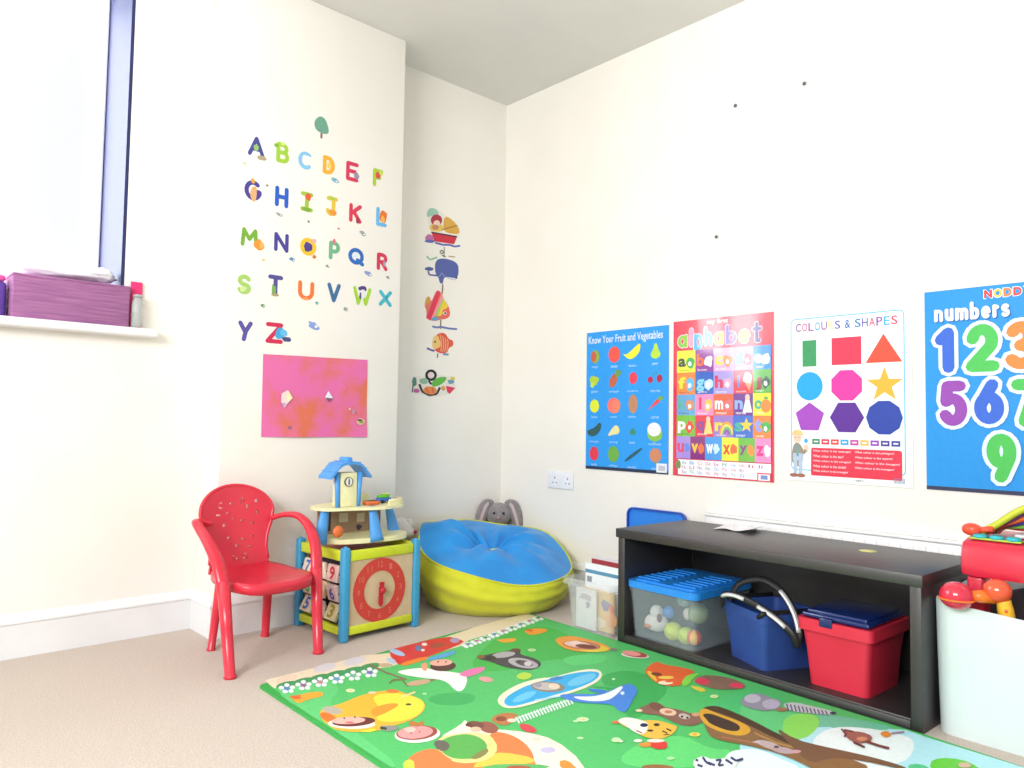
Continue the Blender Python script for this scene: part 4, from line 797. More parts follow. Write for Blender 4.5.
# seat: dished pan with rounded corners and apron
m = MB(); N = 40; vs = []; rings = 8
def seat_r(th):
    cx_, sy_ = math.cos(th), math.sin(th); p = 3.2
    return (abs(cx_/.152)**p+abs(sy_/.165)**p)**(-1/p)
for k in range(rings+1):
    f_ = k/rings
    for i in range(N):
        th = 2*PI*i/N; r_ = seat_r(th)*f_; x = r_*math.cos(th); y = r_*math.sin(th)*1.0-.005; x *= 1-.24*(y+.17)/.34*.9; x -= .006
        z = .272-.012*(1-f_**2)+(.012*max(0, y)/.16)-(.010*max(0, -y-.12)/.05 if y < -.12 else 0); vs.append((x, y, z))
for dz, ex in ((-.008, .004), (-.030, .003), (-.030, -.004), (-.012, -.008)):
    for i in range(N):
        v = Vector(vs[rings*N+i]); d = Vector((v.x, v.y, 0)).normalized(); vs.append(tuple(v+d*ex+Vector((0, 0, dz))))
F = []
for k in range(rings+4):
    for i in range(N): F.append((k*N+i, k*N+(i+1) % N, (k+1)*N+(i+1) % N, (k+1)*N+i))
m._new(vs, F, M_red, True); o = m.build('seat', t)
# back: curved shell with real cutouts (boolean evaluated here)
def back_half(v):                                 # v 0..1 from the seat up
    pts = [(0, .120), (.1, .113), (.25, .108), (.40, .116), (.55, .134), (.70, .143), (.82, .136), (.91, .112), (.97, .072), (1, .0)]
    for (a0, w0), (a1, w1) in zip(pts, pts[1:]):
        if v <= a1: f_ = (v-a0)/(a1-a0); f_ = f_ if a1 < .9 else f_; return w0+(w1-w0)*f_
    return 0
def back_pos(x, z):                               # x across, z up 0..1
    return Vector((x*.95-.008, .118+.055*z**1.1-1.1*x*x*.9+.02, .262+.292*z))
NB, NX = 30, 18; fr_v = []
for j in range(NB+1):
    v = 1-(1-j/NB)**1.5; hw = max(back_half(v), .001) if v < 1 else .02
    hw = math.sqrt(max(0, 1-((v-.68)/.32)**2))*.143 if v > .68 else hw
    hw = max(hw, .012)
    for i in range(NX+1): fr_v.append(back_pos(hw*(2*i/NX-1), v))
bm = bmesh.new(); A_ = []
for off in (-.005, .005):
    for v in fr_v: A_.append(bm.verts.new(v+Vector((0, off, 0))))
n1 = len(fr_v)
for j in range(NB):
    for i in range(NX):
        q = j*(NX+1)+i; bm.faces.new([A_[q], A_[q+1], A_[q+NX+2], A_[q+NX+1]]); bm.faces.new([A_[n1+q+NX+1], A_[n1+q+NX+2], A_[n1+q+1], A_[n1+q]])
bd = [j*(NX+1) for j in range(NB, -1, -1)] + list(range(1, NX+1)) + [j*(NX+1)+NX for j in range(1, NB+1)] + [NB*(NX+1)+i for i in range(NX-1, 0, -1)]
for i in range(len(bd)): p, q = bd[i], bd[(i+1) % len(bd)]; bm.faces.new([A_[p], A_[n1+p], A_[n1+q], A_[q]])
bmesh.ops.recalc_face_normals(bm, faces=bm.faces[:]); me = bpy.data.meshes.new('backrest'); bm.to_mesh(me); bm.free(); me.materials.append(M_red)
ob = bpy.data.objects.new('tmp_back', me); COL.objects.link(ob)
cut = MB()
def cfr(u, v, h): return Vector((u, .02+h, .262+.296*v))
def cstar(x, z, r, n=5, inn=.5):
    r *= 1.3
    cut.prism([[(x+(r if i % 2 == 0 else r*inn)*math.cos(PI/2+PI*i/n), z+(r if i % 2 == 0 else r*inn)/.296*math.sin(PI/2+PI*i/n)) for i in range(2*n)]], cfr, .3, M_red)
def cell_(x, z, r, ry=None):
    ry = (ry or r)*1.3; r *= 1.3
    cut.prism([[(x+r*math.cos(2*PI*i/10), z+ry/.296*math.sin(2*PI*i/10)) for i in range(10)]], cfr, .3, M_red)
def cpoly(P): cut.prism([P], cfr, .3, M_red)
def arcband(x, z, ro, ri, a0, a1, n=8):
    P = [(x+ro*math.cos(a0+(a1-a0)*i/n), z+ro/.296*math.sin(a0+(a1-a0)*i/n)) for i in range(n+1)]+[(x+ri*math.cos(a1-(a1-a0)*i/n), z+ri/.296*math.sin(a1-(a1-a0)*i/n)) for i in range(n+1)]; cpoly(P)
arcband(-.062, .76, .011, .0075, .9, 5.4); cstar(-.025, .775, .006); arcband(.017, .80, .011, .0075, -1.4, 1.4); cpoly([(.009, .765), (.013, .765), (.013, .835), (.009, .835)])
cell_(.070, .79, .0055); cell_(.036, .73, .0045, .0065); cstar(.070, .655, .0065); cpoly([(-.084, .645), (-.066, .645), (-.066, .66), (-.084, .66)]); cstar(-.040, .665, .005)
cstar(-.055, .53, .007, 3); cstar(.012, .57, .006, 4); cstar(.05, .53, .006); cstar(-.040, .38, .006); cstar(.014, .35, .0065); cstar(.046, .38, .005); cstar(-.012, .28, .006); cpoly([(.026, .245), (.044, .255), (.043, .27), (.025, .26)])
arcband(.018, .15, .010, .0065, .4, 5.9); cstar(-.012, .13, .005); arcband(-.03, .15, .008, .005, -1.4, 1.4); cstar(-.02, .60, .0045, 4)
co = cut.build('tmp_cut')
md = ob.modifiers.new('b', 'BOOLEAN'); md.operation = 'DIFFERENCE'; md.solver = 'EXACT'; md.object = co
bpy.context.view_layer.update()
me2 = bpy.data.meshes.new_from_object(ob.evaluated_get(bpy.context.evaluated_depsgraph_get())); me2.name = 'backrest'
bpy.data.objects.remove(ob); bpy.data.objects.remove(co)
ob = bpy.data.objects.new('backrest', me2); COL.objects.link(ob); ob.parent = t
me2.shade_smooth(); me2.set_sharp_from_angle(angle=math.radians(40))
# thick rolled rim round the back
rb = MB(); P = []
for j in range(2, NB+1):
    v = 1-(1-j/NB)**1.5; hw = math.sqrt(max(0, 1-((v-.68)/.32)**2))*.143 if v > .68 else back_half(v); P.append((v, max(hw, .0)))
pts = [back_pos(-hw, v) for v, hw in P]+[back_pos(hw, v) for v, hw in P[::-1][1:]]
rb.tube(pts, .0065, M_red, 10, flat=1.0); o = rb.build('rim', t)
for AP in (((-1.645, -.335, .432), (-1.690, -.345, .444), (-1.706, -.385, .437), (-1.700, -.46, .392), (-1.694, -.53, .335), (-1.691, -.565, .285), (-1.690, -.578, .245)),
           ((-1.425, -.335, .434), (-1.392, -.372, .449), (-1.362, -.42, .446), (-1.348, -.475, .412), (-1.349, -.525, .355), (-1.357, -.552, .295), (-1.361, -.560, .25))):
    m = MB(); P = curve_pts([LW(*p) for p in AP], 6); n_ = len(P)
    m.tube(P, [lerp(.013, .0225, min(1, i/(n_*.6))) for i in range(n_)], M_red, 14, flat=.66); m.build('armrest', t)

# ================================================================ ACTIVITY CUBE
CX0, CX1, CY0, CY1, CH = -1.245, -.925, -.535, -.225, .335
t = empty('activity_cube', ((CX0+CX1)/2, (CY0+CY1)/2, 0), .045, 'wooden activity cube with blue corner posts and a red clock face', 'toy')
hx, hy = (CX1-CX0)/2, (CY1-CY0)/2
for sx in (-1, 1):
    for sy in (-1, 1):
        m = MB(); m.box(sx*hx-.015, sx*hx+.015, sy*hy-.015, sy*hy+.015, 0, CH, M_sky, .007, 3); m.ball((sx*hx, sy*hy, CH), .009, M_sky, 12, (1, 1, .5)); m.build('corner_post', t)
for z0, z1 in ((.022, .052), (.285, .322)):
    for sy in (-1, 1): m = MB(); m.box(-hx+.0175, hx-.0175, sy*hy-.010, sy*hy+.010, z0, z1, M_lime, .004); m.build('rail', t)
    for sx in (-1, 1): m = MB(); m.box(sx*hx-.010, sx*hx+.010, -hy+.0175, hy-.0175, z0, z1, M_lime, .004); m.build('rail', t)
m = MB(); m.box(-hx+.011, hx-.011, -hy+.011, hy-.011, .286, .298, M_ply)
a = Art(m, lambda u, v, h: Vector((u, v, .298+h)), 'print'); a.rect(-.12, -.13, .12, .13, '#c8566e'); a.rect(-.05, -.12, .07, -.05, '#b04a62')
m.build('top_panel', t)
m = MB(); m.box(-hx+.0175, hx-.0175, -hy-.004, -hy+.004, .052, .285, M_ply); m.build('front_panel', t)
m = MB(); m.box(-hx+.0175, hx-.0175, hy-.004, hy+.004, .052, .285, M_ply); m.build('back_panel', t)
m = MB(); m.box(hx-.004, hx+.004, -hy+.0175, hy-.0175, .052, .285, M_ply); m.build('side_panel', t)
m = MB(); M_ring = mat('clock_ring_paint', '#cf4238', .5)
frc = lambda u, v, h: Vector((u-.010, -hy-.0042-h, .166+v))
outer = [(.117*math.cos(2*PI*i/48), .117*math.sin(2*PI*i/48)) for i in range(48)]; innr = [(.070*math.cos(2*PI*i/48), .070*math.sin(2*PI*i/48)) for i in range(48)]
m.prism([outer, innr], frc, .0025, M_ring); a = Art(m, frc, 'print', base=.0027)
for k in range(12):
    an = PI/2-2*PI*(k+1)/12; x_, z_ = .094*math.cos(an), .094*math.sin(an); w_ = .006 if k < 9 else .011
    a.text(str(k+1), x_-w_, z_-.011, x_+w_, z_+.011, '#dd7468', bold=.01)
m.build('clock_face', t)
m = MB(); m.prism([[(-.007, .012), (.007, .012), (.009, -.05), (0, -.062), (-.009, -.05)]], frc, .006, mat('clock_hand_red', '#c22434', .4), z0=.006); m.build('clock_hand', t)
m = MB(); m.prism([[(-.008, -.01), (.008, -.01), (.010, .030), (-.010, .030)]], frc, .004, MATS['clock_hand_red'], z0=.0125); m.lathe([(.012, 0), (.012, .008), (.006, .012), (.001, .013)], MATS['clock_hand_red'], 16, mx=Matrix.Translation(Vector((-.010, -hy-.021, .166))) @ Matrix.Rotation(PI/2, 4, 'X')); m.build('clock_hand', t)
# number tiles that flip on rods in the left side
tiles = [(-.085, .235, '9', '#d8304a', '#f0cfc6', .15), (.0, .235, '4', '#58a048', '#ead8c0', -.2), (.085, .235, '7', '#3a70c0', '#e6d2c0', .25),
         (-.085, .165, '6', '#6a5ac0', '#ead0cc', -.25), (.0, .165, '2', '#d8304a', '#f0d0a0', .3), (.085, .165, '8', '#58a048', '#e8d4c0', -.1),
         (-.085, .095, '3', '#b0a030', '#e0d8a8', .45), (.0, .095, '1', '#c04050', '#eed8c8', -.35), (.085, .095, '5', '#3a70c0', '#ecd6c0', .5)]
for z in (.235, .165, .095):
    m = MB(); m.tube([(-hx, -hy+.012, z), (-hx, hy-.012, z)], .004, M_dark, 8); m.build('rod', t)
for y, z, ch, col, bgc, ang in tiles:
    m = MB(); mx_ = Matrix.Translation((-hx, y, z)) @ Matrix.Rotation(ang, 4, 'Y')
    tl = pc(bgc, 'print'); m.box(-.009, .009, -.036, .036, -.031, .031, tl, .004, 2, mx=mx_)
    a = Art(m, lambda u, v, h: mx_ @ Vector((-.0095-h, -u, v)), 'print', base=.0002); a.text(ch, -.016, -.024, .016, .024, col, bold=.03); m.build('number_tile', t)
m = MB(); m.box(-.006, .006, -hy+.012, hy-.012, .055, .285, mat('cube_inner_dark', '#3c3040', .8), mx=Matrix.Translation((-hx+.036, 0, 0))); m.build('inner_panel', t)

# ================================================================ TOY TREE HOUSE on the cube
t = empty('toy_playhouse', (-1.085, -.385, CH-.003), 0, 'cream and blue toy playhouse with clock tower standing on the activity cube', 'toy')
B0 = .004
m = MB(); base_o = smooth2([(-.135, -.09), (-.06, -.115), (.02, -.125), (.09, -.125), (.16, -.10), (.19, -.02), (.17, .06), (.05, .11), (-.08, .11), (-.16, .05), (-.17, -.03)], 2)
m.prism([base_o], lambda u, v, h: Vector((u, v, B0+h)), .018, M_cream); m.build('base', t)
PZ = .127
plat = smooth2([(-.205, -.045), (-.17, -.085), (-.08, -.105), (-.02, -.135), (.04, -.14), (.08, -.12), (.115, -.112), (.142, -.09), (.155, -.01), (.13, .09), (.0, .11), (-.15, .09), (-.205, .03)], 1)
m = MB(); m.prism([plat], lambda u, v, h: Vector((u, v, PZ+h)), .010, M_cream); a = Art(m, lambda u, v, h: Vector((u, v, PZ+.010+h)), 'print'); a.ell(-.0, -.085, .016, .01, '#6aa0d0'); m.build('platform', t)
for (bx_, by_, tx, ty, w_) in ((-.206, -.065, -.176, -.045, .036), (.002, -.122, -.010, -.105, .036), (.165, .005, .142, .02, .034), (-.06, .085, -.06, .08, .02)):
    m = MB(); P = [(lerp(bx_, tx, k/6), lerp(by_, ty, k/6), lerp(B0+.005, PZ, k/6)) for k in range(7)]
    m.tube(P, [w_*(.80-.34*(k/6)) for k in range(7)], M_hblue, 12, flat=.6, up=(0, 1, 0)); m.build('trunk_leg', t)
m = MB(); m.box(-.15, .13, .055, .064, B0+.0185, PZ-.001, mat('playhouse_back', '#a08468', .6)); a = Art(m, lambda u, v, h: Vector((u, .055-h, B0+v)), 'print')
a.rect(-.06, .06, -.02, .095, '#cfc0a8'); a.rect(.02, .055, .055, .09, '#cfc0a8'); a.rect(-.12, .03, -.095, .112, '#453430'); a.blob(.03, .035, .012, .012, '#4a4454', seed=2); m.build('back_wall', t)
# tower
TX, TY = -.090, -.035; TZ = PZ+.0102
m = MB(); m.box(TX-.036, TX+.036, TY-.030, TY+.030, TZ, TZ+.128, M_cream, .004); m.build('tower', t)
for sx in (-1, 1):
    m = MB(); m.tube([(TX+sx*.043, TY-.024, TZ), (TX+sx*.046, TY-.024, TZ+.06), (TX+sx*.050, TY-.024, TZ+.128)], [.0095, .009, .011], M_hblue, 10); m.build('tower_post', t)
m = MB(); n = 20; roof = []
for k in range(n+1):
    u = k/n*2-1; z = .054*(1-abs(u)**1.35)-.008-.006*math.cos(abs(u)*PI*2); roof.append((u*.086, z))
P = roof+[(x, z-.010) for x, z in roof[::-1]]
m.prism([P], lambda u, v, h: Vector((TX+u, TY-.050+h, TZ+.130+v)), .098, M_hblue)
for k in range(2, n-1, 3): m.box(TX+roof[k][0]-.003, TX+roof[k][0]+.003, TY-.051, TY+.049, TZ+.130+roof[k][1]-.002, TZ+.130+roof[k][1]+.003, M_hblue, .001)
m.box(TX-.014, TX+.014, TY-.03, TY+.03, TZ+.166, TZ+.186, M_hblue, .006); m.build('roof', t)
m = MB(); mxw = Matrix.Translation(Vector((TX-.004, TY-.0305, TZ+.094))) @ Matrix.Rotation(PI/2, 4, 'X'); m.lathe([(.018, 0), (.018, .004), (.014, .005)], mat('window_ring_grey', '#5c5a58', .5), 24, mx=mxw)
a = Art(m, lambda u, v, h: Vector((TX-.004+u, TY-.0358-h, TZ+.094+v)), 'print'); a.ell(0, 0, .0135, .0155, '#f4f2ea'); a.ell(0, 0, .004, .014, '#5c6a70'); m.build('round_window', t)
m = MB(); P = [(.058, -.114), (.105, -.104), (.136, -.084), (.147, -.02)]
for p, q in zip(P, P[1:]): 
    for k in range(6):
        f_ = k/6; x_, y_ = lerp(p[0], q[0], f_), lerp(p[1], q[1], f_); m.box(x_-.0035, x_+.0035, y_-.0035, y_+.0035, TZ, TZ+.018, M_cream)
m.tube([(x, y, TZ+.019) for x, y in P], .0045, M_cream, 8); m.build('railing', t)
m = MB(); m.prism([smooth2([(-.035, 0), (-.03, .03), (0, .038), (.03, .03), (.035, 0)], 1)], lambda u, v, h: Vector((.045+u, .06+h, TZ+v)), .01, M_cream); m.build('seat_rim', t)
m = MB(); m.box(-.012, .047, -.07, -.03, TZ, TZ+.016, mat('orange_toy', '#e07038', .4), .006, 3); m.box(-.008, .042, -.066, -.034, TZ+.0162, TZ+.0165, M_dark)
tag(m.build('sandpit_tray', t))
m = MB(); m.blobs = None; m.ball((-.155, -.105, .055), .022, MATS['orange_toy'], 14, (1, .5, 1)); m.build('bell', t)
o = empty('toy_car', (-.990, -.402, CH-.003+TZ), 0, 'tiny toy car with green and blue body parked on the playhouse platform', 'toy')
m = MB(); m.box(-.028, .028, -.016, .016, .006, .020, mat('toy_blue_dark', '#3a6fc8', .4), .004); m.build('car_body', o)
m = MB(); m.box(-.026, .022, -.014, .014, .0205, .031, mat('toy_green', '#5fc03c', .4), .004); m.box(-.005, .024, -.0145, .0145, .0312, .037, mat('toy_yellowgreen', '#c8e060', .4), .003); m.build('car_roof', o)
for sx in (-.017, .017):
    for sy in (-.0175, .0175): m = MB(); m.lathe([(.007, 0), (.007, .005)], M_dark, 12, mx=Matrix.Translation((sx, sy+.0025, .007)) @ Matrix.Rotation(PI/2, 4, 'X')); m.build('wheel', o)


# ================================================================ PLUSH TOYS behind the beanbag
M_wplush = mat('white_plush', '#e9e6e4', .95, '#dedad8', 60, bump=.8, bscale=200, sheen=.5, spec=.1)
M_gplush = mat('grey_plush', '#948e90', .95, '#857f82', 60, bump=.8, bscale=200, sheen=.5, spec=.1)
M_pink = mat('pink_fabric', '#d03a80', .7)
def fuzz(s, amp=.06): return lambda co: 1+amp*noise.noise(co*2.6+Vector((s, 0, 0)))
t = empty('plush_dog', (-.680, -.068, 0), -.5, 'white plush dog with a pink nose peeking between activity cube and beanbag', 'plush toy')
m = MB(); m.ball((0, 0, .13), .062, M_wplush, 24, (1, .95, 2.05), fn=fuzz(1)); m.build('body', t)
hd = MB(); hd.ball((0, 0, .295), .062, M_wplush, 24, (1.05, 1, .95), fn=fuzz(3)); hd.ball((.035, -.038, .288), .034, M_wplush, 18, (1.1, 1.1, .8), fn=fuzz(5)); h_ = hd.build('head', t)
m = MB(); m.ball((.064, -.060, .297), .010, M_pink, 12, (1, 1, .8)); m.build('nose', h_)
for sx in (-.0, .045):
    m = MB(); m.ball((-.012+sx, -.058+sx*.4, .312), .005, M_dark, 10); m.build('eye', h_)
for s in (-1, 1):
    m = MB(); m.ball((-.045*s-.005, .0+.02*s, .318), .028, M_wplush, 16, (.7, .5, 1.2), fn=fuzz(7)); m.build('ear', h_)
t = empty('plush_bunny', (-.078, -.078, 0), -.78, 'grey plush bunny with floppy ears in the corner behind the beanbag', 'plush toy')
m = MB(); m.ball((0, 0, .14), .065, M_gplush, 24, (1, .85, 2.1), fn=fuzz(2)); m.build('body', t)
hd = MB(); hd.ball((0, 0, .325), .064, M_gplush, 24, (1, .85, .95), fn=fuzz(9)); h_ = hd.build('head', t)
for s in (-1, 1):
    m = MB(); P = curve_pts([(s*.03, 0, .375), (s*.062, -.008, .378), (s*.082, -.012, .34), (s*.098, -.012, .285), (s*.102, -.01, .25)], 5); n_ = len(P)
    m.tube(P, [.012+.020*math.sin(PI*min(1, (i+1)/n_)) for i in range(n_)], M_gplush, 12, flat=.55, up=(0, 1, 0)); e_ = m.build('ear', h_)
    m = MB(); m.tube([p+Vector((s*-.004, -.016, 0)) for p in P[4:-3]], .009, mat('ear_lining', '#c9b6b8', .9), 8, flat=.4, up=(0, 1, 0)); m.build('ear_lining', e_)
    m = MB(); m.ball((s*.024, -.053, .338), .0065, M_dark, 12); m.build('eye', h_)
m = MB(); m.ball((0, -.056, .315), .008, mat('nose_pinkgrey', '#b08a92', .7), 10); m.build('nose', h_)

# ================================================================ BEANBAG
bc = Vector((-.405, -.405, 0)); t = empty('beanbag', bc, 0, 'round beanbag with yellow sides and a creased blue top in the corner', 'beanbag')
M_by = mat('yellow_fabric', '#d2d43a', .85, '#c6c830', 8, bump=.25, bscale=60, spec=.15, sheen=.2); M_bb = mat('blue_fabric', '#2f97e4', .85, '#2a8bd8', 8, bump=.25, bscale=60, spec=.15, sheen=.2)
NA = 120
def rim(th):
    d = Vector((math.cos(th), math.sin(th)))
    z = .222+.100*d.y-.012*d.x + .010*math.sin(3*th+.8)+.008*math.sin(5*th+2)
    z += .006*math.exp(-((((th-2.25+PI) % (2*PI))-PI)/.7)**2)+.034*math.exp(-((((th+.55+PI) % (2*PI))-PI)/.8)**2)+.022*math.exp(-((((th-.3+PI) % (2*PI))-PI)/.5)**2)
    r = .352+.004*math.sin(4*th+1)+.004*math.sin(7*th)-.022*math.exp(-((((th-2.25+PI) % (2*PI))-PI)/.6)**2)
    return r, z
m = MB(); vs = []; prof_n = 20
for k in range(prof_n+1):
    f_ = k/prof_n
    for i in range(NA):
        th = 2*PI*i/NA; rr, zz = rim(th)
        base_r = .285
        zc = zz*(1-math.cos(f_*PI*.5)**1.15) if False else zz*f_**.9
        bul = math.sin(PI*min(1, f_*1.02))**.75*(.040+.008*math.sin(2*th))
        r_ = lerp(base_r, rr, f_)+bul
        fold = .004*math.sin(f_*16+2.2*math.sin(th*2)+th)*math.sin(PI*f_)+.006*noise.noise(Vector((th*1.5, f_*4, 0)))+.004*noise.noise(Vector((th*7, f_*6, 3)))
        r_ += fold
        # keep clear of the two walls
        x, y = r_*math.cos(th), r_*math.sin(th); x = min(x, -bc.x-.024); y = min(y, -bc.y-.024)
        vs.append((x, y, max(0.0, zc)))
F = [(k*NA+i, k*NA+(i+1) % NA, (k+1)*NA+(i+1) % NA, (k+1)*NA+i) for k in range(prof_n) for i in range(NA)]
F.append(tuple(range(NA))[::-1]); m._new(vs, F, M_by, True); m.build('side_cover', t)
m = MB(); vs = []; RN = 30
for k in range(RN+1):
    f_ = k/RN
    for i in range(NA):
        th = 2*PI*i/NA; rr, zz = rim(th); r_ = rr*f_
        zc = .196
        dome = .052*math.sin(PI*f_**.8)*(1-.2*math.sin(th))
        z = lerp(zc, zz, f_**1.25)+dome*.85+.006*noise.noise(Vector((th*2.5, f_*3, 7)))*math.sin(PI*f_)*3
        cr = .015*math.sin(th*9+1.5*math.sin(th*2)+f_*1.5)*math.exp(-((f_-.28)/.25)**2) + .016*abs(math.sin(th*4.5+.7+f_*2))*math.exp(-((f_-.5)/.3)**2)
        z += cr*(1 if f_ > .02 else 0)+.006*noise.noise(Vector((r_*math.cos(th)*12, r_*math.sin(th)*12, 1)))*min(1, (1-f_)*6)
        if f_ < .06: z -= .004
        # bulge at the left
        dx, dy = r_*math.cos(th)+.15, r_*math.sin(th)-.12; z += .042*math.exp(-(dx*dx+dy*dy)/.009)
        dx, dy = r_*math.cos(th)+.07, r_*math.sin(th)-.02; z -= .026*math.exp(-(dx*dx+dy*dy)/.002)
        x, y = r_*math.cos(th), r_*math.sin(th); x = min(x, -bc.x-.026); y = min(y, -bc.y-.026); vs.append((x, y, z))
F = [(k*NA+i, k*NA+(i+1) % NA, (k+1)*NA+(i+1) % NA, (k+1)*NA+i) for k in range(RN) for i in range(NA)]
m._new(vs, F, M_bb, True); m.build('top_cover', t)
P = []
for i in range(NA+1):
    th = 2*PI*i/NA; rr, zz = rim(th); P.append((min(rr*math.cos(th), -bc.x-.026), min(rr*math.sin(th), -bc.y-.026), zz))
m = MB(); m.tube(P[:-1], .0045, M_by, 8, closed=True); m.build('piping', t)
m = MB(); m.box(-.026, .026, -.010, .010, 0, .003, mat('tag_yellow', '#d4e070', .7), .001, mx=Matrix.Translation((.018, .010, .222)) @ Euler((.15, 0, .2)).to_matrix().to_4x4() @ Matrix.Translation((0, 0, 0))); m.build('label_tab', t)

# ================================================================ OPEN CLEAR BOX of books
def tub(m, x0, x1, y0, y1, z0, z1, mt, th=.004, taper=.88, lip=.012, lipz=.02):
    """hollow open tub with a turned-over lip"""
    cx_, cy_ = (x0+x1)/2, (y0+y1)/2; hx_, hy_ = (x1-x0)/2, (y1-y0)/2
    def ring(sx, sy, z, r=.02, n=5):
        out = []
        for qx, qy, s in ((1, 1, 0), (-1, 1, 1), (-1, -1, 2), (1, -1, 3)):
            for i in range(n): a_ = s*PI/2+i*PI/2/(n-1); out.append((cx_+qx*(sx-r)+r*math.cos(a_), cy_+qy*(sy-r)+r*math.sin(a_), z))
        return out
    L_ = [ring(hx_*taper, hy_*taper, z0), ring(hx_*lerp(taper, 1, .5), hy_*lerp(taper, 1, .5), (z0+z1)/2), ring(hx_, hy_, z1-lipz), ring(hx_+lip, hy_+lip, z1-lipz), ring(hx_+lip, hy_+lip, z1), ring(hx_-th, hy_-th, z1), ring(hx_*taper-th, hy_*taper-th, z0+th)]
    n = len(L_[0]); V = [v for r_ in L_ for v in r_]; F = [(k*n+i, k*n+(i+1) % n, (k+1)*n+(i+1) % n, (k+1)*n+i) for k in range(len(L_)-1) for i in range(n)]
    F.append(tuple(range(n))[::-1]); F.append(tuple((len(L_)-1)*n+i for i in range(n))); m._new(V, F, mt, True)
t = empty('storage_box', (-.307, -1.035, 0), -.04, 'open clear plastic box of magazines between the beanbag and black cabinet', 'box')
m = MB(); tub(m, -.175, .175, -.115, .115, 0, .195, M_clear, taper=.9, lip=.012, lipz=.022); auto(m.build('tub', t))
books = [(-.136, .004, '#e6e2e8', '#cfc8d8', .150, .040, 'white magazine with a grey pattern standing at the front of the clear box'), (-.118, .006, '#e8c07a', '#c86a70', .150, .0, 'yellow and orange picture book behind the white magazine in the clear box'),
         (-.085, .005, '#e9f0f6', '#3f7fa8', .238, .005, 'tall pale blue book sticking up from the clear box of magazines'), (-.055, .004, '#a8404a', '#583038', .250, .0, 'dark red folder standing tall at the back of the clear box'),
         (-.035, .005, '#e2e2e6', '#b8b8c0', .262, .0, 'grey white folder, tallest in the clear box')]
for i, (x, th_, c1, c2h, hh, dy, lb) in enumerate(books):
    wd_ = .086 if i else .052
    o = empty('book' if i != 3 and i != 4 else 'folder', (-.307+x, -1.035+dy, .008), -.04, lb, 'book', 'books and magazines in the open clear box')
    m = MB(); m.box(-th_/2-.001, -th_/2, -wd_, wd_, 0, hh, pc(c1, 'print')); m.box(th_/2, th_/2+.001, -wd_, wd_, 0, hh, pc(c1, 'print')); m.box(-th_/2-.001, th_/2+.001, wd_, wd_+.0012, 0, hh, pc(c1, 'print'))
    a = Art(m, lambda u, v, h: Vector((-th_/2-.001-h, -u, v)), 'print')
    if i == 0:
        a.blob(-.005, .118, .038, .012, '#b8b0c0', seed=3, amp=.4); a.blob(.01, .09, .012, .01, '#a09ab0', seed=5, amp=.4)
    elif i == 1:
        a.blob(.045, .10, .022, .022, '#7a6a98', seed=2); a.blob(.07, .05, .03, .03, '#f0a860', seed=6); a.blob(.01, .03, .04, .02, '#f4e0c0', seed=8); a.blob(.075, .09, .014, .02, '#e87858', seed=9)
    elif i == 2:
        a.rect(-.088, .2, .088, .214, '#5a93b4'); a.rect(-.078, .165, -.052, .188, '#a8b0b8')
        for q in range(4): a.rect(-.076+q*.006, .167, -.073+q*.006, .186, '#70787f')
    elif i == 3: a.rect(-.08, .205, .06, .22, '#b85058')
    m.build('cover', o)
    m = MB(); m.box(-th_/2+.0002, th_/2-.0002, -wd_+.002, wd_-.002, .003, hh-.003, pc('#f2efe6', 'print')); m.build('pages', o)

# ================================================================ BLUE TRAY behind the cabinet
t = empty('tray', (0, -1.01, .0), 0, 'blue plastic lid standing upright behind the left end of the black cabinet', 'lid')
M_tray = mat('tray_blue', '#2f86e8', .4)
def rr(w_, h_, r_, n=6, cx_=0, cy_=0):
    P = []
    for qx, qy, s in ((1, 1, 0), (-1, 1, 1), (-1, -1, 2), (1, -1, 3)):
        for i in range(n+1): a_ = s*PI/2+i*PI/2/n; P.append((cx_+qx*(w_-r_)+r_*math.cos(a_), cy_+qy*(h_-r_)+r_*math.sin(a_)))
    return P
frt = lambda u, v, h: Vector((-.028-h-.0*v, -u, v))
m = MB(); m.prism([rr(.148, .215, .03, cy_=.2165)], frt, .003, M_tray, z0=-.01); m.build('panel', t)
m = MB(); m.prism([rr(.15, .217, .032, cy_=.2175), rr(.143, .210, .026, cy_=.2175)], frt, .016, mat('tray_rim_blue', '#2450c0', .4), z0=-.012); m.build('rim', t)

# ================================================================ BLACK CABINET
cr_ = math.atan2(-.04, 1.035)                     # slightly askew to the wall
cab_o = Vector((-.492, -1.693, 0)); th = -math.atan2(.040, 1.035)
t = empty('cabinet', cab_o, th, 'low black open cabinet holding toy boxes along the right wall', 'cabinet')
CW, CD, CHt = .524, .42, .412                     # half width, depth, height; front at local x=0, depth to +x
m = MB(); m.box(-.006, CD, -CW-.006, CW+.006, CHt-.032, CHt, M_black, .002); m.build('top', t)
for s in (-1, 1):
    m = MB(); y0, y1 = (CW-.030, CW) if s > 0 else (-CW, -CW+.030); m.box(.002, CD-.004, y0, y1, 0, CHt-.0322, M_black, .002); m.build('side', t)
m = MB(); m.box(.006, CD-.006, -CW+.0302, CW-.0302, .012, .032, M_black, .002); m.build('bottom_shelf', t)
m = MB(); m.box(.0, .018, -CW+.0302, CW-.0302, 0, .027, M_black, .002); m.build('plinth', t)
m = MB(); m.box(CD-.0055, CD, -CW+.0302, CW-.0302, .0, CHt-.0322, M_black); m.build('back_panel', t)
R_c = Matrix.Translation(cab_o) @ Matrix.Rotation(th, 4, 'Z')
def cabp(x, y, z): return R_c @ Vector((x, y, z))
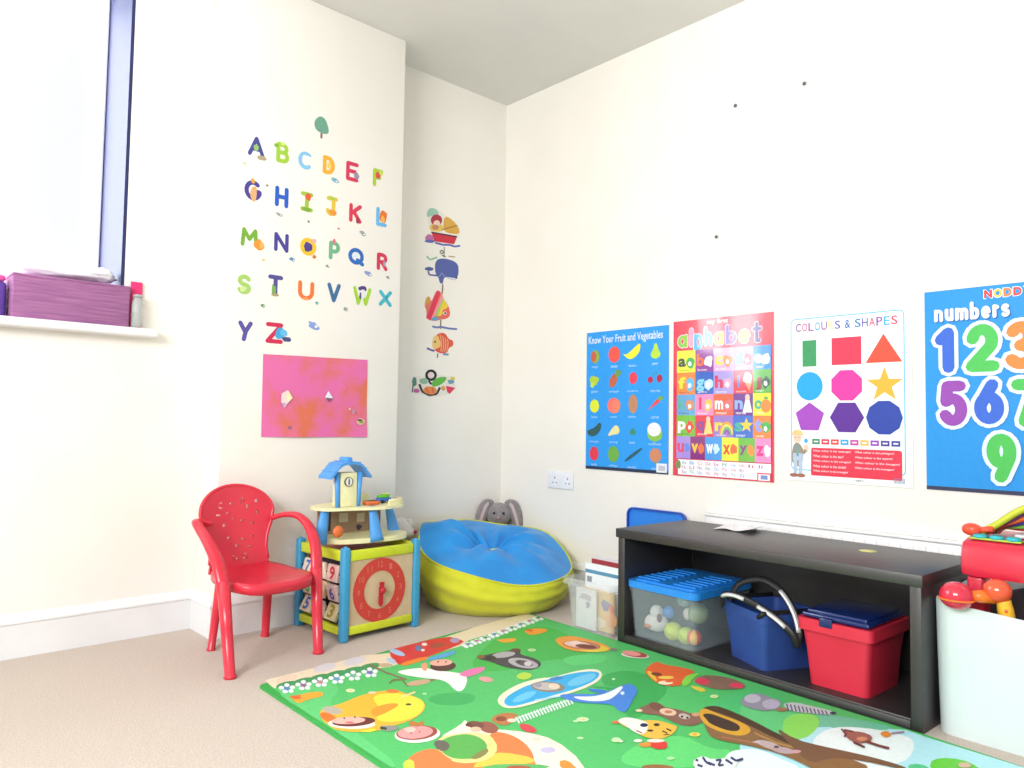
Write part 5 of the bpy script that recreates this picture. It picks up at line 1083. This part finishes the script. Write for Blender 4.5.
# paper and sticker on the top
m = MB(); vs = []; nU, nV = 16, 8
for j in range(nV+1):
    for i in range(nU+1):
        u, v = i/nU, j/nV; z = .003+.024*max(0, u-.72)**1.3*3.2*(1-.25*v)+.004*math.sin(u*6+v*2)**2; vs.append(Vector((.13*v+.012*math.sin(u*5), -.150*u, z)))
nn_ = len(vs); F = []
for j in range(nV):
    for i in range(nU): q = j*(nU+1)+i; F += [(q, q+1, q+nU+2, q+nU+1), (nn_+q+nU+1, nn_+q+nU+2, nn_+q+1, nn_+q)]
m._new(vs+[v-Vector((0, 0, .0006)) for v in vs], F, mat('white_paper', '#fafafd', .7), True)
o = m.build('paper_sheet'); o.location = (-.21, -1.405, CHt+.0002); o.rotation_euler = (0, 0, .12); tag(o, 'curled white sheet of paper lying on the black cabinet', 'paper')
m = MB(); m.lathe([(.0005, 0), (.026, 0), (.026, .001), (.0005, .0012)], mat('pale_yellow_sticker', '#d9d58c', .6), 24); o = m.build('round_sticker'); o.location = (-.235, -1.971, CHt+.0003)
tag(o, 'round pale yellow sticker on the cabinet top near its right end', 'sticker')

# ================================================================ CLEAR BOX with blue lid, in the cabinet
FZ = .0325
bo = cabp(.184, .338, FZ); t = empty('lidded_box', bo, th, 'clear plastic box with a blue lid full of toys inside the cabinet', 'box')
m = MB(); tub(m, -.172, .172, -.144, .144, 0, .175, M_clear2, taper=.93, lip=.003, lipz=.012); auto(m.build('tub', t))
M_lid = mat('lid_blue', '#2a8eea', .3)
m = MB(); m.prism([rr(.180, .152, .03)], lambda u, v, h: Vector((u, v, .1755+h)), .024, M_lid)
m.prism([rr(.160, .132, .025)], lambda u, v, h: Vector((u, v, .1995+h)), .006, M_lid)
for k in range(7):
    x0 = -.14+k*.036
    m.box(x0, x0+.014, -.125, -.03, .2056, .2105, M_lid, .0015); m.box(x0, x0+.014, .03, .125, .2056, .2105, M_lid, .0015)
m.build('lid', t)
for s in (1,):
    m = MB(); m.box(s*.1805-(.005 if s < 0 else 0), s*.1805+(.005 if s > 0 else 0), -.03, .03, .150, .188, M_lid, .002); m.build('clip', t)
toyg = 'toys inside the clear box with blue lid'
def tball(nm, x, y, z, r, col, lb, cat='ball', sc=(1, 1, 1), seam=None):
    p = cabp(x, y, FZ+.005+z); m = MB(); mt = mat('toy_'+nm+'_'+col, col, .45); m.ball((0, 0, 0), r, mt, 24, sc)
    if seam: m.tube([(r*1.003*math.cos(2*PI*i/28)*sc[0], r*1.003*math.sin(2*PI*i/28)*.8*sc[1], r*1.003*math.sin(2*PI*i/28)*.6*sc[2]) for i in range(28)], .0016, mat('seam_'+seam, seam, .6), 6, closed=True)
    o = m.build(nm); o.location = p; return tag(o, lb, cat, toyg)
tball('toy_ball', .066, .322, .033, .032, '#cfe04a', 'yellow green ball resting nearer the left inside the clear lidded box', seam='#a8b838')
tball('toy_ball', .066, .268, .030, .029, '#c8de4e', 'yellow green ball, right of the other, inside the clear lidded box', seam='#a0b43c')
tball('toy_ball', .100, .368, .085, .022, '#3c86e0', 'small blue ball inside the clear lidded box')
tball('toy_ball', .120, .255, .100, .036, '#94a67a', 'large dull green ball at the right end inside the clear lidded box')
tball('toy_egg', .135, .310, .085, .018, '#e8dcd8', 'small pinkish white toy egg in the clear lidded box', 'toy', (1, 1, 1.25))
tball('toy_ball', .140, .330, .132, .026, '#9cc8c4', 'pale teal ball high up inside the clear lidded box')
o = empty('toy_beachball', cabp(.066, .234, FZ+.036), th, 'red and yellow striped ball at the front right inside the clear lidded box', 'ball', toyg)
m = MB(); t_ = bmesh.new(); bmesh.ops.create_uvsphere(t_, u_segments=24, v_segments=14, radius=.026); bm2 = m
mA, mB_ = mat('beach_red', '#e8503c', .4), mat('beach_yellow', '#f2bc40', .4); ia, ib = m.mi(mA), m.mi(mB_)
nv = [m.b.verts.new(v.co) for v in t_.verts]; t_.verts.index_update()
for f in t_.faces:
    c_ = f.calc_center_median(); an = math.atan2(c_.y, c_.x); q = m.b.faces.new([nv[v.index] for v in f.verts]); q.smooth = True; q.material_index = ia if int((an+PI)/(PI/3)) % 2 else ib
t_.free(); m.build('ball_skin', o)
o = empty('plush_cow', cabp(.078, .405, FZ+.010), th+.3, 'small white plush animal pressed against the left of the clear lidded box', 'plush toy', toyg)
m = MB(); m.ball((0, 0, .040), .036, M_wplush, 18, (.8, 1.25, .9), fn=fuzz(4)); m.ball((0, .0, .078), .024, M_wplush, 16, fn=fuzz(6)); m.build('body', o)
m = MB(); m.ball((-.022, -.018, .062), .010, mat('plush_maroon', '#7a4858', .8), 10, (.6, 1, 1.6)); m.build('patch', o)
m = MB(); m.ball((-.026, .024, .030), .009, mat('plush_orange', '#e09070', .8), 10, (.8, 1.6, .8)); m.build('paw', o)

# ================================================================ BLUE BASKET with metal-trimmed handles
M_bask = mat('basket_blue', '#2a4c98', .6, '#26458c', 10, bump=.2, bscale=80)
bo = Vector((-.335, -1.698, FZ)); t = empty('carry_basket', bo, -.445, 'dark blue fabric basket with silver trimmed black handles inside the cabinet', 'basket')
m = MB(); tub(m, -.108, .108, -.108, .108, 0, .178, M_bask, taper=.86, lip=.003, lipz=.03, th=.006); auto(m.build('bag', t))
m = MB()
for sy in (-1, 1): m.tube(curve_pts([(-.110, sy*.09, .168), (-.113, sy*.108, .178), (-.09, sy*.112, .184), (.09, sy*.112, .184)], 4), .007, M_dark, 8)
m.build('rim_trim', t)
BI = (Matrix.Translation(bo) @ Matrix.Rotation(-.445, 4, 'Z')).inverted()
for HP, trims in ((((-.448, -1.585, .205), (-.456, -1.598, .240), (-.462, -1.64, .250), (-.464, -1.69, .242), (-.464, -1.75, .222), (-.464, -1.80, .197), (-.462, -1.838, .165), (-.450, -1.845, .130)), ((5, 15), (18, 28))),
                  (((-.385, -1.575, .200), (-.375, -1.60, .262), (-.37, -1.65, .290), (-.37, -1.70, .295), (-.375, -1.755, .272), (-.385, -1.80, .225), (-.40, -1.828, .170), (-.41, -1.830, .130)), ((20, 32),))):
    P = curve_pts([BI @ Vector(p) for p in HP], 5)
    m = MB(); m.tube(P, .012, M_dark, 10, flat=.5); h_ = m.build('handle', t)
    for k0, k1 in trims:
        m = MB(); m.tube(P[k0:k1], .0128, M_chrome, 10, flat=.56); m.build('metal_trim', h_)

# ================================================================ RED BIN with navy lid
M_bin = mat('red_bin', '#d62c46', .45, '#cf2840', 8); M_navy = mat('navy_lid', '#182c68', .18, coat=.4)
bo = cabp(.160, -.272, FZ); t = empty('lidded_bin', bo, th-.0, 'red plastic bin with a shiny navy lid at the right end inside the cabinet', 'bin')
m = MB(); tub(m, -.125, .125, -.102, .102, 0, .196, M_bin, taper=.86, lip=.010, lipz=.034, th=.004); auto(m.build('bin', t))
m = MB(); m.box(-.124, .124, -.101, .101, .1965, .2125, M_navy, .007, 3); m.box(-.112, .112, -.090, .090, .2085, .2205, M_navy, .005, 3); m.box(-.1385, -.118, .000, .040, .180, .2075, M_navy, .004); m.build('lid', t)

# ================================================================ WHITE TOY BOX with toys
M_wbox = mat('white_box_plastic', '#d6e3e3', .4, '#d0dfde', 6)
wb = Vector((-.268, -2.508, 0)); t = empty('toy_box', wb, th, 'tall open white box with rounded corners at the right edge of the photo', 'box')
def wring(inset, z, fn=None, n=8, r_=.045):
    P = rr(.204-inset, .278-inset, r_-min(inset, .03), n=n); return [(x, y, (z+fn(x, y)) if fn else z) for x, y in P]
rimf = lambda x, y: (.008 - .036*(min(1, max(0, (.278-y)/.28))))*(1 if x < -.1 else .0)+(.03 if x > -.1 else 0)
L_ = [wring(.008, 0), wring(.005, .1), wring(.002, .22), wring(0, .335, rimf), wring(.001, .3385, rimf), wring(.005, .3385, rimf), wring(.007, .334, rimf), wring(.014, .01)]
n = len(L_[0]); V = [v for r_ in L_ for v in r_]; F = [(k*n+i, k*n+(i+1) % n, (k+1)*n+(i+1) % n, (k+1)*n+i) for k in range(len(L_)-1) for i in range(n)]
F.append(tuple(range(n))[::-1]); F.append(tuple((len(L_)-1)*n+i for i in range(n)))
m = MB(); m._new(V, F, M_wbox, True); auto(m.build('tub', t), 50)
# dark filler added to give the box its shaded inside (only its top shows)
m = MB(); m.box(-.178, .178, -.25, .25, .02, .285, mat('grey_blanket', '#4a4448', .9, '#3c363c', 12, bump=.6, bscale=30), .03, 4); m.ball((.06, .0, .285), 1, MATS['grey_blanket'], 24, (.11, .22, .10)); o = m.build('folded_blanket'); o.location = wb; tag(o, 'dark grey folded blanket filling the inside of the white toy box', 'blanket')
# red electronic keyboard toy
M_toyred = mat('toy_red', '#d42a44', .3, coat=.2)
t = empty('activity_keyboard', (-.352, -2.445, .405), 0, 'red plastic activity toy with teal and green buttons sitting on the white toy box', 'toy')
sec = [(-.055, 0), (-.062, .02), (-.055, .075), (-.035, .100), (.15, .112), (.16, .10), (.16, .0)]
m = MB(); V = []; ys = [.170, .163, .13, -.13, -.163, -.170]; sc_ = [.8, .94, 1, 1, .94, .8]
for y, s in zip(ys, sc_):
    for x, z in smooth2(sec, 1): V.append((.05+(x-.05)*s, y, .055+(z-.055)*s))
n = len(V)//len(ys); F = [(k*n+i, k*n+(i+1) % n, (k+1)*n+(i+1) % n, (k+1)*n+i) for k in range(len(ys)-1) for i in range(n)]; F.append(tuple(range(n))[::-1]); F.append(tuple((len(ys)-1)*n+i for i in range(n)))
m._new(V, F, M_toyred, True); auto(m.build('body', t), 50)
for y in (.135, -.135):
    m = MB(); m.box(-.045, .02, y-.020, y+.020, -.1185, .004, M_toyred, .008, 3); m.build('leg', t)
for k, (y, c) in enumerate(((.128, 'toy_teal'), (.090, 'toy_teal'), (.052, 'toy_teal'), (.008, 'toy_green2'), (-.04, 'toy_green2'), (-.09, 'toy_teal'))):
    mt = mat(c, '#2fb4c4' if c == 'toy_teal' else '#4cc83c', .35); m = MB(); m.lathe([(.0175, 0), (.0175, .006), (.013, .0095), (.002, .010)], mt, 18, c=(-.018, y, .1035)); m.build('button', t)
m = MB(); m.box(-.035, .01, .032, .150, .0995, .1043, mat('toy_yellowgreen2', '#b4cc48', .4), .002); m.build('button_panel', t)
m = MB(); m.ball((-.010, .150, .122), .019, mat('toy_orange_red', '#ee5034', .3), 16, (1, 1.3, .9)); m.tube([(-.01, .135, .122), (-.01, .1, .128)], .008, MATS['toy_orange_red'], 10); m.build('knob', t)
m = MB(); m.box(.02, .10, -.12, .06, .107, .116, mat('white_page', '#e8e8f0', .5), .003); m.build('page', t)
for k, (c, nm) in enumerate((('#c4cc34', 'olive yellow'), ('#5a2a5a', 'dark plum'), ('#f06a30', 'orange'), ('#48308c', 'deep purple'), ('#7cc848', 'light green'), ('#d83a50', 'red'))):
    P = curve_pts([(.0+.012*k, .130-.004*k, .116), (.005+.015*k, .095, .140-.002*k), (.01+.014*k, .045, [.180, .172, .160, .150, .138, .130][k]), (.015+.012*k, -.02, [.212, .222, .196, .176, .156, .140][k]), (.02+.012*k, -.08, [.19, .198, .175, .160, .145, .132][k]), (.02+.012*k, -.13, .114)], 6)
    m = MB(); m.tube(P, .0115, mat('arch_'+c, c, .35), 10, flat=.8); o = m.build('arch', t); o['label'] = nm+' arch'
# maracas
t = empty('maraca', (-.486, -2.292, .368), .0, 'shiny red maraca hanging over the left rim of the white toy box', 'toy')
m = MB(); m.ball((0, 0, 0), .037, mat('maraca_red', '#d82c48', .15, coat=.5), 26, (1.0, 1.08, .95)); m.build('head', t)
m = MB(); P = [(.0375*math.cos(2*PI*i/30), .040*math.sin(2*PI*i/30), -.008+.0*i) for i in range(30)]; m.tube(P, .0025, mat('maraca_orange', '#ee7a28', .3), 8, closed=True); m.build('band', t)
m = MB(); m.tube([(.01, -.030, .004), (.02, -.05, .004), (.04, -.075, -.004)], [.012, .017, .010], MATS['maraca_orange'], 12); m.build('handle', t)
t = empty('toy_giraffe', (-.432, -2.380, .287), .0, 'yellow spotted toy with round orange head inside the white toy box', 'toy')
m = MB(); m.tube(curve_pts([(0, -.012, 0), (-.002, -.010, .04), (-.004, -.004, .078)], 5), [.0185]*8+[.017]*3, mat('giraffe_yellow', '#f0bc34', .4), 14)
a_ = MATS.get('x'); m.build('neck', t)
for (yy_, zz_) in ((-.012, .055), (-.022, .03), (-.004, .025)):
    m = MB(); m.ball((-.0190, yy_, zz_), .0055, mat('spot_orange', '#e2622c', .4), 10, (.4, 1, 1)); m.build('spot', t)
m = MB(); m.ball((-.008, .008, .100), .030, mat('giraffe_orange', '#ea5a34', .15, coat=.5), 24, (1, 1.1, 1)); m.build('head', t)

# ================================================================ WINDOW SILL ITEMS
SZ = WZ0+.0302
t = empty('woven_box', (-2.026, .045, SZ), 0, 'wide purple woven storage box on the window sill', 'box')
M_weave = mat('purple_woven_fabric', '#ab739f', .8, '#94608f', 30, spec=.2, bump=.5, bscale=150)
nt = M_weave.node_tree; mp = nt.nodes.new('ShaderNodeMapping'); mp.inputs['Scale'].default_value = (.35, 1, 6)
tcn = [n for n in nt.nodes if n.type == 'TEX_COORD'][0]; nt.links.new(tcn.outputs['Object'], mp.inputs[0])
for n_ in [n for n in nt.nodes if n.type == 'TEX_NOISE']: nt.links.new(mp.outputs[0], n_.inputs['Vector'])
m = MB(); m.box(-.178, .178, -.085, .085, 0, .145, M_weave, .004, 2); m.build('box_body', t)
m = MB(); m.box(-.180, .180, -.087, .087, .138, .1475, M_weave, .003); m.build('rim', t)
t = empty('cloth_pile', (-2.03, .05, SZ+.150), 0, 'crumpled white cloth lying on top of the purple box', 'cloth')
m = MB(); M_cl = mat('white_cloth', '#f2f4f8', .9)
m.ball((0, 0, .030), 1, M_cl, 40, (.150, .07, .026), fn=lambda co: 1+.16*noise.noise(co*4)+.08*noise.noise(co*9)); m.build('bundle', t)
m = MB(); m.ball((.10, .0, .036), 1, M_cl, 30, (.05, .05, .030), fn=lambda co: 1+.2*noise.noise(co*3+Vector((4, 1, 1)))); m.build('folded_corner', t)
t = empty('glass_jar', (-1.821, -.036, SZ), 0, 'clear glass jar on the sill at the right end of the purple box', 'jar')
m = MB(); m.lathe([(.017, 0), (.019, .004), (.019, .085), (.016, .10), (.014, .112), (.0125, .112), (.0145, .098), (.017, .083), (.017, .006)], mat('jar_glass', '#cfe0dc', .08, alpha=.35), 24); m.build('jar_body', t)
m = MB(); m.lathe([(.016, .1125), (.016, .119), (.013, .121)], mat('jar_lid_grey', '#a8aeb0', .35), 24); m.build('lid', t)
m = MB(); m.box(-.020, .020, -.003, .003, 0, .172, mat('hot_pink_card', '#e02a70', .5), .002); o = m.build('pink_folder'); o.location = (-1.818, -.008, SZ); o.rotation_euler = (0, 0, .0); tag(o, 'hot pink card standing behind the glass jar at the right end of the sill', 'folder')
t = empty('fabric_bag', (-2.262, .05, SZ), 0, 'pink and purple bag on the sill, cut by the left edge of the photo', 'bag')
m = MB(); m.box(-.058, .050, -.05, .05, 0, .12, mat('bag_purple', '#5a3a98', .7), .014, 4); m.build('bag_body', t)
m = MB(); m.box(-.054, .046, -.046, .046, .1202, .142, mat('bag_pink', '#e85aa8', .7), .010, 3); m.build('top_flap', t)
